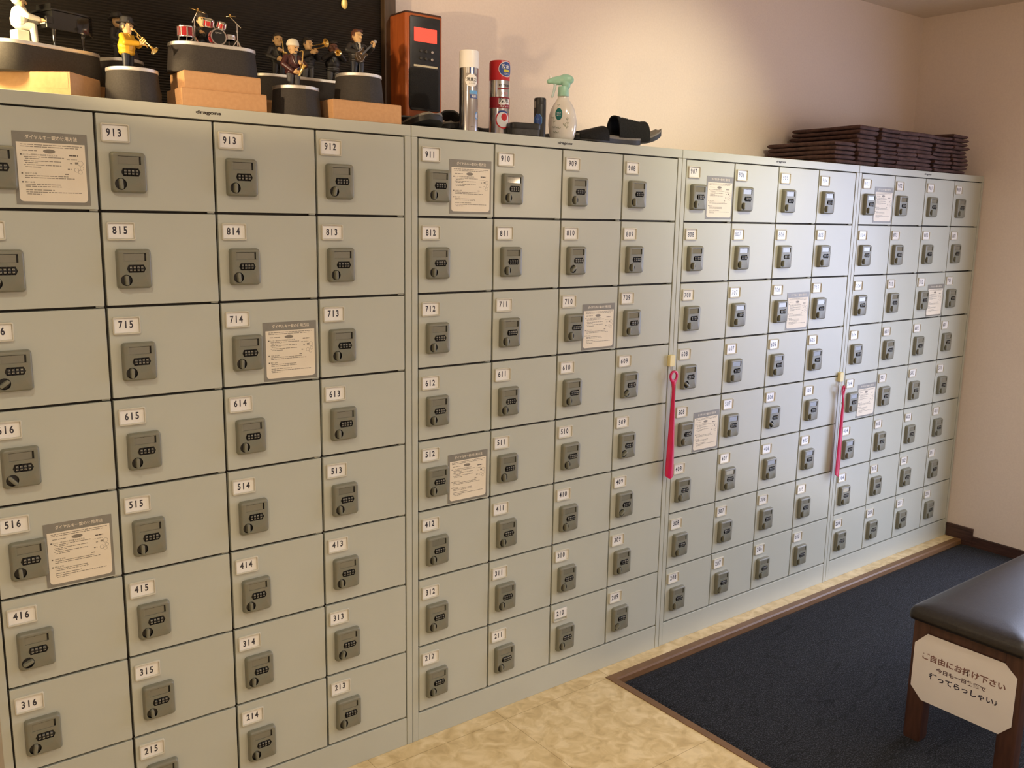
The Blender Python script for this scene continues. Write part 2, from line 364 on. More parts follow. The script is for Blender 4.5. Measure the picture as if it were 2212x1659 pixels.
struct('trim_2', mb, M_base, bevel=.0015)
mb = MB(); mb.box((XR-.009, DY0, -.027), (XR, -.134, .029)); mb.box((XR-.012, DY0, .022), (XR, -.134, .029))
struct('baseboard_right', mb, M_base, bevel=.0012)

# entrance mat
t = thing('entrance_mat', 'dark navy carpet mat lying in the brown edged sunken floor', 'mat', (.7640, -.0840, -.027))
mb = MB(); L1, L2 = XR-.02-.764, 3.3
mb.loft([[(0, 0, 0), (L1, 0, 0), (L1, -L2, 0), (0, -L2, 0)], [(0, 0, .004), (L1, 0, .004), (L1, -L2, .004), (0, -L2, .004)], [(.003, -.003, .0055), (L1, -.003, .0055), (L1, -L2, .0055), (.003, -L2, .0055)]])
tag(mb.build('rubber_border', M_rub, t, smooth=0), 'black rubber border')
def pile(a, b):
    x, y = .026+a*(L1-.028), -.010-b*(L2-.02)
    e = min(1, min(a*L1, b*L2)/.01)
    return (x, y, .0056+.0036*e)
vs, fs = grid_poly(pile, 120, 160)
MB().add(vs, fs).build('carpet_pile', M_carpet, t, smooth=60)

# ------------------------------------------------------------------ locker cabinets
OX, Z0, Z1 = .0204, .0896, 1.7449
CW, RH = (W-2*OX)/4, (Z1-Z0)/8
G = .0058                                       # gap between doors
DW, DH = CW-G, RH-G
def frame_mesh():
    mb = MB(); e = .0009; D = .372
    mb.box((e, 0, 0), (OX-.001, D, Z1+.0005)); mb.box((W-OX+.001, 0, 0), (W-e, D, Z1+.0005))
    mb.box((e, 0, Z1+.001), (W-e, D, H)); mb.box((OX-.0004, .0009, 0), (W-OX+.0004, D, Z0-.0035))
    return mb.mesh('carcass', M_paint, bevel=.0012)
def inner_mesh():  # divider grid behind the doors, coloured dark as gap shade
    mb = MB()
    mb.box((OX-.001, .0245, Z0-.004), (W-OX+.001, .030, Z1+.0008))
    for i in range(0, 5): mb.box((max(OX-.001, OX+i*CW-.008), .012, Z0-.004), (min(W-OX+.001, OX+i*CW+.008), .025, Z1))
    for i in range(0, 9): mb.box((OX-.001, .012, max(Z0-.004, Z1-i*RH-.008)), (W-OX+.001, .025, min(Z1+.0008, Z1-i*RH+.008)))
    return mb.mesh('gap_shade_grid', M_gap, smooth=0)
def door_mesh():     # origin: top left corner of the door cell, front at y = 0
    mb = MB(); mb.box((G/2, .0004, -RH+G/2), (CW-G/2, .0115, -G/2))
    me = mb.mesh('door', M_paint, bevel=.0011)
    bm = bmesh.new(); bm.from_mesh(me)
    h = MB().box((CW-.020, .0035, -RH-.001), (CW-.004, .010, -RH+G/2+.0006)).mesh('h', M_paint)
    bm.from_mesh(h); bm.to_mesh(me); bm.free(); me.shade_smooth(); area_normals(me)
    return me
def plate_mesh():
    mb = MB(); cx, cz, w, h = .0395, -.0423, .059, .0395
    def lp(w, h, r, y): return [(cx+a, y, cz+b) for a, b in rrect(w, h, r)]
    mb.loft([lp(w, h, .004, .0004), lp(w, h, .004, -.0035), lp(w-.002, h-.002, .0035, -.0048), lp(w-.0055, h-.0055, .002, -.0048), lp(w-.0075, h-.0075, .0012, -.0022), lp(w-.0075, h-.0075, .0012, .0002)], cap0=False, cap1=False)
    return mb.mesh('number_plate', M_plate)
DIG = {}
def digits(num, mb, cx, cz, y, m):
    x = cx-.0113
    for ch in num:
        vs, fs, w = text(ch, .0168, bold=.028, sx=.78)
        if ch == '1': mb.add([(x+a-.0002, y, cz+b) for a, b in vs], fs, m)
        else: mb.add([(x+a, y, cz+b) for a, b in vs], fs, m)
        x += .0113
CARD = {}
def card_mesh(num):
    if num in CARD: return CARD[num]
    mb = MB(); cx, cz = .0395, -.0423
    mb.box((cx-.0256, -.0014, cz-.0158), (cx+.0256, -.0006, cz+.0158), 0)
    jx, jz = random.uniform(-.002, .001), random.uniform(-.0008, .0028)
    digits(num, mb, cx-.001+jx, cz+jz, -.00152, 1)
    CARD[num] = mb.mesh('number_card', [M_card, M_ink], smooth=0); return CARD[num]
LX, LZ, LW, LH = .0615, -.1242, .0735, .0865      # lock centre and size
KX, KZ, KR = LX-.0193, LZ-.0245, .0124
def lock_mesh():
    bm = bmesh.new()
    loops = []
    for w, h, r, y in ((LW, LH, .0075, .0004), (LW, LH, .0075, -.004), (LW-.002, LH-.002, .0075, -.0095), (LW-.006, LH-.006, .006, -.0128), (LW-.0095, LH-.0095, .0045, -.0137)):
        loops.append([bm.verts.new((LX+a, y, LZ+b)) for a, b in rrect(w, h, r)])
    for A, B in zip(loops, loops[1:]):
        n = len(A)
        for i in range(n): bm.faces.new((A[i], A[(i+1) % n], B[(i+1) % n], B[i]))
    wx0, wx1, wz1, wz0 = .0385, .0862, -.0897, -.1070
    holes = [([(wx0, wz0), (wx1, wz0), (wx1, wz1), (wx0, wz1)], .0035),
             ([(.0440, -.1240), (.0480, -.1322), (.0800, -.1322), (.0840, -.1240), (.0800, -.1150), (.0480, -.1150)], .0030),
             ([(KX+KR*math.cos(2*PI*i/20), KZ+KR*math.sin(2*PI*i/20)) for i in range(20)], .0050)]
    edges = [bm.edges.get((loops[-1][i], loops[-1][(i+1) % len(loops[-1])])) for i in range(len(loops[-1]))]
    for k, (poly, d) in enumerate(holes):
        top = [bm.verts.new((x, -.0137, z)) for x, z in poly]; bot = [bm.verts.new((x, -.0137+d, z)) for x, z in poly]
        n = len(top)
        for i in range(n):
            edges.append(bm.edges.new((top[i], top[(i+1) % n])))
        for i in range(n):
            f = bm.faces.new((top[i], top[(i+1) % n], bot[(i+1) % n], bot[i])); f.material_index = 1 if k else 0
        f = bm.faces.new(bot); f.material_index = 1
    bmesh.ops.triangle_fill(bm, edges=edges, use_beauty=True)
    bmesh.ops.recalc_face_normals(bm, faces=bm.faces)
    me = bpy.data.meshes.new('lock_case'); bm.to_mesh(me); bm.free()
    me.materials.append(M_lock); me.materials.append(M_black); me.shade_smooth(); me.set_sharp_from_angle(angle=math.radians(32)); return me
def window_mesh():
    mb = MB(); mb.box((.0385, -.0124, -.1070), (.0826, -.0110, -.0905)); mb.box((.0575, -.0129, -.0912), (.0605, -.0115, -.0897), 1)
    return mb.mesh('name_window', [M_lockw, M_black], bevel=.0003, segs=1)
def dial_mesh():
    mb = MB()
    for i in range(4):
        x = .0522+i*.0079
        mb.lathe([(.0015, -.0029), (.0072, -.0029), (.0076, -.0024), (.0076, .0024), (.0072, .0029), (.0015, .0029)], 16, 0, Matrix.Translation((x, -.0086, -.1238)) @ Euler((0, PI/2, 0)).to_matrix().to_4x4())
        for dz, h in ((.0031, .0030), (-.0029, .0026)):
            yy = -.0163+abs(dz)*.16
            mb.box((x-.0020, yy, -.1238+dz-h/2), (x+.0020, -.0130, -.1238+dz+h/2), 1)
            mb.box((x-.0010, yy-.0001, -.1238+dz-h*.22), (x+.0010, -.0130, -.1238+dz+h*.22), 0)
    return mb.mesh('dial_wheels', [M_black, M_dial])
def knob_mesh():     # origin at the knob centre
    mb = MB()
    mb.lathe([(.0118, -.0088), (.0118, -.0098), (.0112, -.0100)], 20, 1, Euler((PI/2, 0, 0)).to_matrix().to_4x4() @ Matrix.Scale(-1, 4, (0, 0, 1)))
    P = rrect(.0078, .0226, .0034)
    mb.loft([[(a, -.0090, b) for a, b in P], [(a, -.0185, b*.98) for a, b in P], [(a*.85, -.0205, b*.94) for a, b in P], [(a*.55, -.0210, b*.86) for a, b in P]], 0)
    return mb.mesh('lock_knob', [M_lock, M_black])
def sticker_mesh():   # origin: lower left of the sticker, 0.141 x 0.146
    mb = MB(); w, h = .141, .146
    def lp(P, y): return [(a, y, b) for a, b in P]
    R = rrect(w, h, .001, 2, w/2, h/2)
    mb.loft([lp(R, .0004), lp(R, -.0003)], 0)
    # cream field: square top corners, rounded lower corners
    x0, x1, zb, zt, r = .0065, w-.0055, .0065, h-.021, .008
    P = [(x1, zt), (x0, zt)]
    P += [(x0+r-r*math.cos(math.radians(a)), zb+r-r*math.sin(math.radians(a))) for a in range(0, 91, 15)]
    P += [(x1-r+r*math.sin(math.radians(a)), zb+r-r*math.cos(math.radians(a))) for a in range(0, 91, 15)]
    mb.loft([lp(P, -.0003), lp(P, -.0005)], 1)
    put_text(mb, 'ダイヤルキー錠の使用方法', .0088, w/2+.002, h-.0105, -.00045, 1, width=.098, bold=.012)
    put_text(mb, 'ロッカー使用時の暗証番号設定方法', .0036, .049, h-.0455, -.0006, 3, width=.066)
    put_text(mb, '施錠する時', .0036, .030, h-.083, -.0006, 3, width=.021)
    put_text(mb, '開ける時', .0036, .027, h-.1005, -.0006, 3, width=.018)
    for z in (h-.0455, h-.083, h-.1005): mb.box((.0125, -.0006, z-.0014), (.0155, -.00055, z+.0014), 3)
    rng = random.Random(3)
    def row(x0, x1, z, m=2, t=.0015):       # illegible small print, broken into words
        x = x0
        while x < x1:
            l = rng.uniform(.003, .010); mb.box((x, -.0006, z-t/2), (min(x+l, x1), -.00055, z+t/2), m); x += l+rng.uniform(.0004, .002)
    for z, a, b in ((.0255, .014, .130), (.0295, .014, .122), (.0375, .017, .044), (.0500, .019, .094), (.0535, .021, .048), (.0580, .019, .088), (.0615, .021, .045),
                    (.0660, .019, .088), (.0700, .021, .050), (.0875, .019, .100), (.0915, .019, .112), (.1050, .019, .085), (.1090, .019, .086), (.1160, .019, .072), (.1205, .019, .124), (.1245, .021, .047)):
        row(a, b, h-z)
    row(.104, .121, h-.0440, 3, .0026); row(.099, .119, h-.052, 2, .001); row(.105, .109, h-.060, 2, .002); row(.100, .107, h-.072, 2, .0024); row(.094, .101, h-.0825, 2, .0022)
    E = [(.067+.0115*math.cos(2*PI*i/20), h-.0375+.0042*math.sin(2*PI*i/20)) for i in range(20)]; mb.loft([lp(E, -.0005), lp(E, -.0006)], 2)
    def ring(cx, cz, rr, n=18, t=.0006):
        A = [(cx+rr*math.cos(2*PI*i/n), cz+rr*math.sin(2*PI*i/n)) for i in range(n)]; B = [(cx+(rr-t)*math.cos(2*PI*i/n), cz+(rr-t)*math.sin(2*PI*i/n)) for i in range(n)]
        mb.add([(a, -.0006, b) for a, b in A+B], [(i, (i+1) % n, n+(i+1) % n, n+i) for i in range(n)], 2)
    ring(.125, h-.059, .0055); ring(.117, h-.073, .0045); ring(.124, h-.077, .0042); ring(.1275, h-.069, .004); mb.box((.1145, -.0006, h-.061), (.121, -.00055, h-.057), 2)
    return mb.mesh('instruction_sticker', [M_stgrey, M_stpap, M_stink, M_stink2], smooth=0)
def brand_mesh(italic):
    mb = MB(); put_text(mb, 'dragons', .0098, 0, 0, 0, 0, bold=.035, width=.058, shear=.25 if italic else 0)
    return mb.mesh('brand_mark', M_brand, smooth=0)
ME = dict(frame=frame_mesh(), inner=inner_mesh(), door=door_mesh(), plate=plate_mesh(), lock=lock_mesh(), win=window_mesh(), dial=dial_mesh(), knob=knob_mesh(), st=sticker_mesh())
NUM = []
for c in range(4):
    hi = (0, 12, 8, 4)[c]; rows = []
    for r in range(8):
        n = 9-r
        if c == 0: rows.append(['914', '913', '913', '912'] if r == 0 else ['%d%02d' % (n, 16-k) for k in range(4)])
        elif r == 0: rows.append(['9%02d' % (hi-1-k) for k in range(4)])
        else: rows.append(['%d%02d' % (n, hi-k) for k in range(4)])
    NUM.append(rows)
TILT = {'810': 50, '608': -52, '506': -50, '409': 55, '209': 50, '416': 68, '716': 55, '816': 48, '509': 58, '207': 25, '616': -40, '609': 48, '313': 14, '912': 12, '316': 10}
STX = (.0945, .1000, .1050, .1040)
LOCKER_LABEL = ('grey steel locker cabinet furthest left, doors numbered 213 to 913', 'grey steel locker cabinet second from left, doors numbered 209 to 911',
                'grey steel locker cabinet third from left, doors numbered 205 to 907', 'grey steel locker cabinet furthest right, standing in the corner by the wall')
for c in range(4):
    t = thing('locker_cabinet', LOCKER_LABEL[c], 'locker', ((c-1)*W, 0, 0), group='row of grey locker cabinets')
    link('carcass', ME['frame'], t); link('gap_shade_grid', ME['inner'], t)
    link('brand_mark', brand_mesh(c > 0), t, (.516 if c == 0 else .533, -.00035, 1.7605))
    for r in range(8):
        for k in range(4):
            num = NUM[c][r][k]
            d = link('door', ME['door'], t, (OX+k*CW, 0, Z1-r*RH))
            d.rotation_euler = (random.uniform(-.0022, .0022), 0, random.uniform(-.0026, .0026))
            link('number_plate', ME['plate'], d); nc = link('number_card', card_mesh(num), d)
            if num == '210': nc.location = (.0, -.0036, .0085)
            link('lock_case', ME['lock'], d); link('name_window', ME['win'], d); link('dial_wheels', ME['dial'], d)
            kn = link('lock_knob', ME['knob'], d, (KX, 0, KZ)); kn.rotation_euler = (0, math.radians(TILT.get(num, random.uniform(-4, 4))), 0)
            if (r, k) in ((0, 0), (2, 2), (4, 0)):
                link('instruction_sticker', ME['st'], d, (STX[c]+(.009 if k == 2 and c == 0 else 0)+random.uniform(-.002, .002), 0, -.2005+(.004 if r == 0 else 0)))

# ------------------------------------------------------------------ shoe horns on hooks
def hook(name, label, x, z):
    t = thing(name, label, 'hook', (x, 0, z), group='cream hooks between the lockers')
    mb = MB(); P = rrect(.026, .040, .004)
    mb.loft([[(a, -.0002, b) for a, b in P], [(a, -.010, b) for a, b in P], [(a*.9, -.0125, b*.95) for a, b in P]])
    mb.build('hook_block', M_hook, t)
    mb = MB(); mb.tube([(-.005, -.008, -.016), (-.005, -.009, -.030), (-.0045, -.014, -.037), (-.004, -.022, -.036), (-.004, -.026, -.030)], .0013, 8)
    mb.tube([(.005, -.008, -.016), (.005, -.009, -.030), (.0045, -.014, -.037), (.004, -.022, -.036), (.004, -.026, -.030)], .0013, 8)
    mb.build('hook_wire', M_chrome, t); return t
hook('shoe_horn_hook', 'cream adhesive hook left of locker door 608', 1.037, 1.066)
hook('shoe_horn_hook', 'cream adhesive hook above door 504 plate on the right hand locker seam', 2.078, .912)
def shoe_horn(label, x, z, prof, joint=None, tiltx=0, rz=0):
    t = thing('shoe_horn', label, 'shoe horn', (x, -.022, z), rz, group='magenta shoe horns'); t.rotation_euler = (tiltx, 0, rz)
    mb = MB()                                      # ring handle: origin at the ring centre
    n = 26
    for R0, y in ((None, None),):
        A = []
        for i in range(n):
            a = 2*PI*i/n; ex = 1.0+(.25 if math.sin(a) < -.5 else 0)
            c_, s_ = math.cos(a), math.sin(a)
            A.append([(.020*c_, -.0025, .020*s_*ex), (.020*c_, .0025, .020*s_*ex), (.0165*c_, .0035, .0165*s_*ex), (.0118*c_, .0025, .0125*s_), (.0118*c_, -.0025, .0125*s_), (.0165*c_, -.0035, .0165*s_*ex)])
        mb.loft(A+[A[0]], cap0=False, cap1=False)
    tag(mb.build('ring_handle', M_horn, t, weld=True), None)
    mb = MB(); L = []
    for dz, hw, cv in prof:
        lp = []
        m_ = 8
        for s_ in (1, -1):
            for i in range(m_+1):
                u = (-1+2*i/m_)*s_
                lp.append((hw*u, -cv*(1-u*u)-.0014*s_-.001, dz+(-.012*(1-u*u) if dz == prof[-1][0] else 0)))
        L.append(lp)
    mb.loft(L); mb.build('blade', M_horn, t)
    if joint: tag(MB().lathe([(.0045, -.004), (.0052, -.003), (.0052, .003), (.0045, .004)], 12, 0, Matrix.Translation((0, 0, joint))).build('joint', M_chrome, t), 'small metal joint')
    return t
shoe_horn('magenta shoe horn hanging from the hook left of door 508', 1.036, 1.014,
          [(-.019, .012, .002), (-.030, .0085, .004), (-.046, .0062, .005), (-.075, .0065, .006), (-.11, .0085, .007), (-.16, .0118, .008), (-.22, .0150, .009), (-.29, .0185, .009), (-.345, .0215, .008), (-.352, .0205, .007)])
shoe_horn('magenta shoe horn with metal joint hanging left of the furthest right locker', 2.0815, .858,
          [(-.019, .012, .002), (-.032, .0085, .004), (-.050, .0050, .004), (-.064, .0055, .005), (-.09, .0095, .006), (-.14, .0140, .007), (-.20, .0175, .008), (-.28, .0215, .009), (-.352, .0245, .008), (-.360, .0230, .007)], joint=-.055, rz=math.radians(18))

# ------------------------------------------------------------------ bench with paper notice
BX, BY0, BY1, BZ = 1.262, -.828, -1.150, -.0178
BL = .86
t = thing('bench', 'low dark wooden bench with a black leather cushion on the carpet mat', 'bench', (BX, BY0, BZ))
bw = BY0-BY1
leg = MB(); P = rrect(.052, .052, .006)
leg.loft([[(a*.94, b*.94, 0) for a, b in P], [(a, b, .012) for a, b in P], [(a, b, .385) for a, b in P]])
lm = leg.mesh('leg', M_bench)
for x, y in ((.027, -.027), (.027, -bw+.027), (BL-.027, -.027), (BL-.027, -bw+.027)): link('leg', lm, t, (x, y, 0))
for a, b in (((.004, -bw+.050, .300), (.026, -.050, .392)), ((BL-.026, -bw+.050, .300), (BL-.004, -.050, .392)), ((.050, -.026, .300), (BL-.050, -.004, .392)), ((.050, -bw+.004, .300), (BL-.050, -bw+.026, .392))):
    MB().box(a, b).build('apron', M_bench, t, bevel=.002)
mb = MB()
def cush(w, d, r, z): return [(BL/2+a, -bw/2+b, z) for a, b in rrect(w, d, r, 8)]
cw_, cd_ = BL+.040, bw+.024
mb.loft([cush(cw_-.02, cd_-.02, .016, .389), cush(cw_-.004, cd_-.004, .020, .392), cush(cw_, cd_, .022, .402), cush(cw_-.002, cd_-.002, .022, .414), cush(cw_-.014, cd_-.014, .020, .426), cush(cw_-.045, cd_-.045, .018, .434), cush(cw_-.11, cd_-.11, .016, .4385), cush(cw_-.22, cd_-.22, .016, .4400)])
mb.build('cushion', M_leather, t, smooth=60)
# the notice: octagonal card taped to the short end
ny0, ny1, nz0, nz1, q = -.8405, -1.1357, .1225, .3368, .036
s = thing('paper_notice', 'cream octagonal paper notice with handwritten style lettering fixed to the bench end', 'notice', (BX-.0012, 0, 0))
O = [(ny0, nz1-q-.004), (ny0-q, nz1), (ny1+q, nz1), (ny1, nz1-q+.004), (ny1, nz0+q), (ny1+q-.004, nz0), (ny0-q, nz0), (ny0, nz0+q)]
mb = MB(); mb.loft([[(.0006, a, b) for a, b in O], [(-.0010, a, b) for a, b in O]]); mb.build('card', M_paper, s, smooth=0)
def notice_line(txt, size, cy, cz, width, m, bold):
    mb = MB(); vs, fs, w = text(txt, size, bold=bold); k = width/w
    mb.add([(-.0013, cy-a*k, cz+b) for a, b in vs], fs); mb.build('lettering', m, s, smooth=0)
notice_line('ご自由にお掛け下さい', .0225, -.9885, .2665, .242, M_inkr, .03)
notice_line('今日も一日笑顔で', .0150, -.985, .2370, .146, M_inkp, .03)
notice_line('行ってらっしゃい♪', .0205, -.993, .2105, .200, M_inkn, .028)

# ------------------------------------------------------------------ things on top of the lockers
ZT = H+.0004
def blob(name, prims, m, parent, voxel=.0011, smooth=3):
    mb = MB()
    for p in prims:
        if p[0] == 'c': mb.cap(*p[1:])
        elif p[0] == 'e': mb.ell(p[1], p[2], R=(p[3] if len(p) > 3 else None))
        elif p[0] == 't': mb.tube(p[1], p[2])
    o = mb.build(name, m, parent, smooth=0)
    rm = o.modifiers.new('remesh', 'REMESH'); rm.mode = 'VOXEL'; rm.voxel_size = voxel; rm.use_smooth_shade = True
    if smooth:
        sm = o.modifiers.new('smooth', 'SMOOTH'); sm.iterations = smooth; sm.factor = .5
    return o
def rot(ax, deg): return Matrix.Rotation(math.radians(deg), 3, ax)

# -- a plump musician figure. Local units: metres, faces -y, feet at z = 0
def hand_prims(wr, d, pn, s, curl=.9, side=1):
    """palm plus four bent fingers and a thumb; d = direction of the fingers, pn = palm normal"""
    wr, d, pn = Vector(wr), Vector(d).normalized(), Vector(pn).normalized(); pn = (pn-d*pn.dot(d)).normalized(); x = d.cross(pn)*side
    P = [('c', wr, .026*s, wr+d*.03*s, .032*s), ('e', wr+d*.045*s, (.036*s, .036*s, .030*s))]
    for i, (o, l) in enumerate(((-.033, .040), (-.011, .048), (.011, .046), (.033, .036))):
        a = wr+d*.066*s+x*o*s; b = a+(d*.8+pn*.35*curl)*l*s; c = b+(d*(.6-.7*curl)+pn*.9*curl)*l*.8*s
        P += [('c', a, .0125*s, b, .0118*s), ('c', b, .0118*s, c, .0100*s)]
    a = wr+d*.030*s-x*.030*s; b = a+(d*.5-x*.75+pn*.4)*.040*s; c = b+(d*.75+pn*.5)*.030*s
    P += [('c', a, .014*s, b, .0125*s), ('c', b, .0125*s, c, .010*s)]
    return P
def person(root, loc, rz, s, skin, jacket, trousers, arms, hair=None, hat=None, shirt=None, hairm=None, seated=False, look=(0, 0), beard=None, hatm=None, coat=.30):
    """arms: ((elbow, wrist, finger dir, palm normal) left, right) in units of the figure height s"""
    S = lambda p: Vector((p[0]*s, p[1]*s, p[2]*s))
    hr = rot('Z', look[0]) @ rot('X', look[1]); hc = Vector((0, -.01, .815))
    def Hd(p): return S(hc+hr @ Vector(p))
    b = [('c', S((0, 0, .36)), .11*s, S((0, 0, .58)), .12*s), ('c', S((0, 0, .60)), .055*s, S((0, -.005, .74)), .050*s),
         ('e', Hd((0, 0, .02)), (.108*s, .115*s, .135*s), hr), ('e', Hd((0, -.03, -.07)), (.080*s, .080*s, .075*s), hr),
         ('c', Hd((0, -.112, .02)), .012*s, Hd((0, -.135, -.025)), .022*s), ('e', Hd((0, -.100, -.075)), (.035*s, .018*s, .013*s), hr), ('e', Hd((0, -.095, -.115)), (.030*s, .025*s, .022*s), hr),
         ('e', Hd((.108, .01, -.01)), (.016*s, .026*s, .036*s), hr), ('e', Hd((-.108, .01, -.01)), (.016*s, .026*s, .036*s), hr),
         ('c', Hd((-.075, -.095, .052)), .014*s, Hd((-.02, -.108, .052)), .014*s), ('c', Hd((.075, -.095, .052)), .014*s, Hd((.02, -.108, .052)), .014*s)]
    for sd, (el, wr, fd, pn) in zip((1, -1), arms):
        sh = S((.165*sd, 0, .62))
        b += [('c', sh, .045*s, S(el), .038*s), ('c', S(el), .038*s, S(wr), .028*s)] + hand_prims(S(wr), fd, pn, s*1.15, side=sd)
    if seated: legs = [((.075*q, 0, .34), (.085*q, -.22, .33), (.09*q, -.24, .05)) for q in (1, -1)]
    else: legs = [((.075*q, 0, .34), (.082*q, -.012, .18), (.088*q, 0, .035)) for q in (1, -1)]
    for h, k, a in legs: b += [('c', S(h), .06*s, S(k), .05*s), ('c', S(k), .05*s, S(a), .036*s)]
    p = blob('person', b, skin, root, .0009, 2); p.location = loc; p.rotation_euler = (0, 0, rz)
    # clothing
    j = [('c', S((0, .005, .46)), .165*s, S((0, 0, .565)), .150*s), ('c', S((.10, 0, .60)), .085*s, S((-.10, 0, .60)), .085*s), ('e', S((0, .01, .44)), (.195*s, .165*s, .16*s))]
    j += [('e', S((0, .01, coat+.06)), (.185*s, .155*s, .075*s)), ('c', S((.085, -.10, .66)), .020*s, S((.02, -.155, .47)), .018*s), ('c', S((-.085, -.10, .66)), .020*s, S((-.02, -.155, .47)), .018*s)]
    for sd, (el, wr, fd, pn) in zip((1, -1), arms):
        e, w = Vector(el), Vector(wr); w2 = e+(w-e)*.92
        j += [('c', S((.165*sd, 0, .62)), .068*s, S(el), .058*s), ('c', S(el), .058*s, S(w2), .046*s)]
    blob('jacket', j, jacket, p, .0009, 3)
    tr = []
    for h, k, a in legs: tr += [('c', S(h), .088*s, S(k), .074*s), ('c', S(k), .074*s, S((a[0], a[1], a[2]+.02)), .060*s)]
    tr.append(('e', S((0, 0, .34)), (.165*s, .13*s, .09*s)))
    blob('trousers', tr, trousers, p, .0009, 2)
    blob('shoes', [('c', S((a[0], a[1]+.02, .030)), .030*s, S((a[0]*1.1, a[1]-.075, .026)), .026*s) for h, k, a in legs], M_black, p, .0008, 1)
    if shirt: blob('shirt', [('c', S((0, -.10, .655)), .035*s, S((0, -.142, .50)), .028*s), ('c', S((.03, -.07, .695)), .022*s, S((-.03, -.07, .695)), .022*s)], shirt, p, .0008, 1)
    e = MB()
    for q in (1, -1): e.ell(Hd((.043*q, -.1125, .022)), (.013*s, .008*s, .010*s))
    e.build('eyes', M_hairk, p)
    if hair: 
        hp = [('e', Hd((0, .022, .060)), (.115*s, .112*s, .115*s), hr), ('e', Hd((0, .05, .0)), (.110*s, .09*s, .10*s), hr), ('c', Hd((-.07, -.075, .115)), .028*s, Hd((.07, -.075, .125)), .030*s)]
        if hair == 'side': hp += [('c', Hd((.108, -.02, .06)), .016*s, Hd((.108, -.02, .0)), .012*s), ('c', Hd((-.108, -.02, .06)), .016*s, Hd((-.108, -.02, .0)), .012*s)]
        blob('hair', hp, hairm or M_hairk, p, .0009, 2)
    if beard: blob('beard', [('c', Hd((-.05, -.105, -.058)), .012*s, Hd((.05, -.105, -.058)), .012*s), ('e', Hd((0, -.085, -.13)), (.05*s, .045*s, .04*s), hr)], beard, p, .0007, 2)
    if hat:
        T = Matrix.Translation(Hd((0, .01, .075))) @ (hr @ rot('X', -6)).to_4x4()
        mb = MB()
        if hat == 'fedora':
            mb.lathe([(.05*s, .0), (.118*s, .0), (.180*s, -.012*s), (.196*s, -.002*s), (.190*s, .006*s), (.125*s, .016*s), (.117*s, .06*s), (.108*s, .112*s), (.085*s, .130*s), (.02*s, .118*s)], 28, 0, T, sy=1.08)
            o = mb.build('hat', hatm or M_suit, p); 
            MB().lathe([(.1225*s, .017*s), (.1235*s, .019*s), (.1205*s, .040*s), (.118*s, .041*s)], 28, 0, T, sy=1.08).build('hat_band', M_black, p)
        elif hat == 'cap':
            mb.lathe([(.02*s, -.02*s), (.122*s, -.025*s), (.134*s, -.005*s), (.132*s, .025*s), (.118*s, .070*s), (.085*s, .112*s), (.03*s, .132*s), (.005*s, .134*s)], 28, 0, T, sy=1.06)
            mb.build('cap', hatm or M_capw, p)
    return p
def bell(mb, base, tip, prof, n=20, m=0):
    T = align_z(base, Vector(tip)-Vector(base)); mb.lathe(prof, n, m, T, cap0=False, cap1=False)
def trumpet(parent, a, b, r, s=1., name='trumpet', m=None):
    """mouthpiece a, bell end b (thing-local)"""
    a, b = Vector(a), Vector(b); d = (b-a); L = d.length; T = align_z(a, d); mb = MB()
    mb.lathe([(r*.09, L*.50), (r*.12, L*.62), (r*.20, L*.78), (r*.38, L*.90), (r*.70, L*.965), (r, L), (r*.97, L*1.004), (r*.62, L*.955), (r*.30, L*.88), (r*.10, L*.7)], 24, 0, T, cap0=False, cap1=False)
    mb.tube([T @ Vector((0, 0, z)) for z in (0, L*.3, L*.52)], r*.11, 10)
    mb.lathe([(r*.26, -.0005), (r*.28, .001), (r*.12, L*.06)], 14, 0, T)
    # wrapped tubing and three valves
    lo = [T @ Vector((0, -r*.62*math.sin(k), L*(.46-.30*math.cos(k)))) for k in [PI*i/8 for i in range(9)]]
    mb.tube(lo, r*.10, 8); mb.tube([T @ Vector((0, -r*.62, z)) for z in (L*.18, L*.74)], r*.10, 8)
    for k in (-1, 0, 1): mb.tube([T @ Vector((0, r*.35, L*(.46+.075*k))), T @ Vector((0, -r*.85, L*(.46+.075*k)))], r*.17, 10)
    return mb.build(name, m or M_brass, parent)
def saxophone(parent, pts, r, bell_dir, name='saxophone'):
    """pts: from mouthpiece down the body to the bow; bell rises from the bow"""
    mb = MB(); n = len(pts)
    rad = [r*(.22+.55*i/(n-1)) for i in range(n)]; mb.tube(pts, rad, 12)
    p = Vector(pts[-1]); d = Vector(bell_dir); L = d.length; d.normalize()
    T = align_z(p, d)
    mb.lathe([(r*.74, -r*.2), (r*.82, L*.25), (r*1.0, L*.55), (r*1.45, L*.82), (r*2.0, L*.97), (r*2.1, L), (r*2.0, L*1.0), (r*1.2, L*.78), (r*.7, L*.5)], 22, 0, T, cap0=False, cap1=False)
    a, b = Vector(pts[1]), Vector(pts[-2])
    for k in range(5):
        c = a.lerp(b, .15+.17*k); mb.ell(c+Vector((.0, -r*.75, 0)), (r*.34, r*.22, r*.34), 8, 6)
    mb.tube([a+Vector((r*.7, -r*.4, 0)), b+Vector((r*.8, -r*.5, 0))], r*.12, 6)
    return mb.build(name, M_brass, parent)

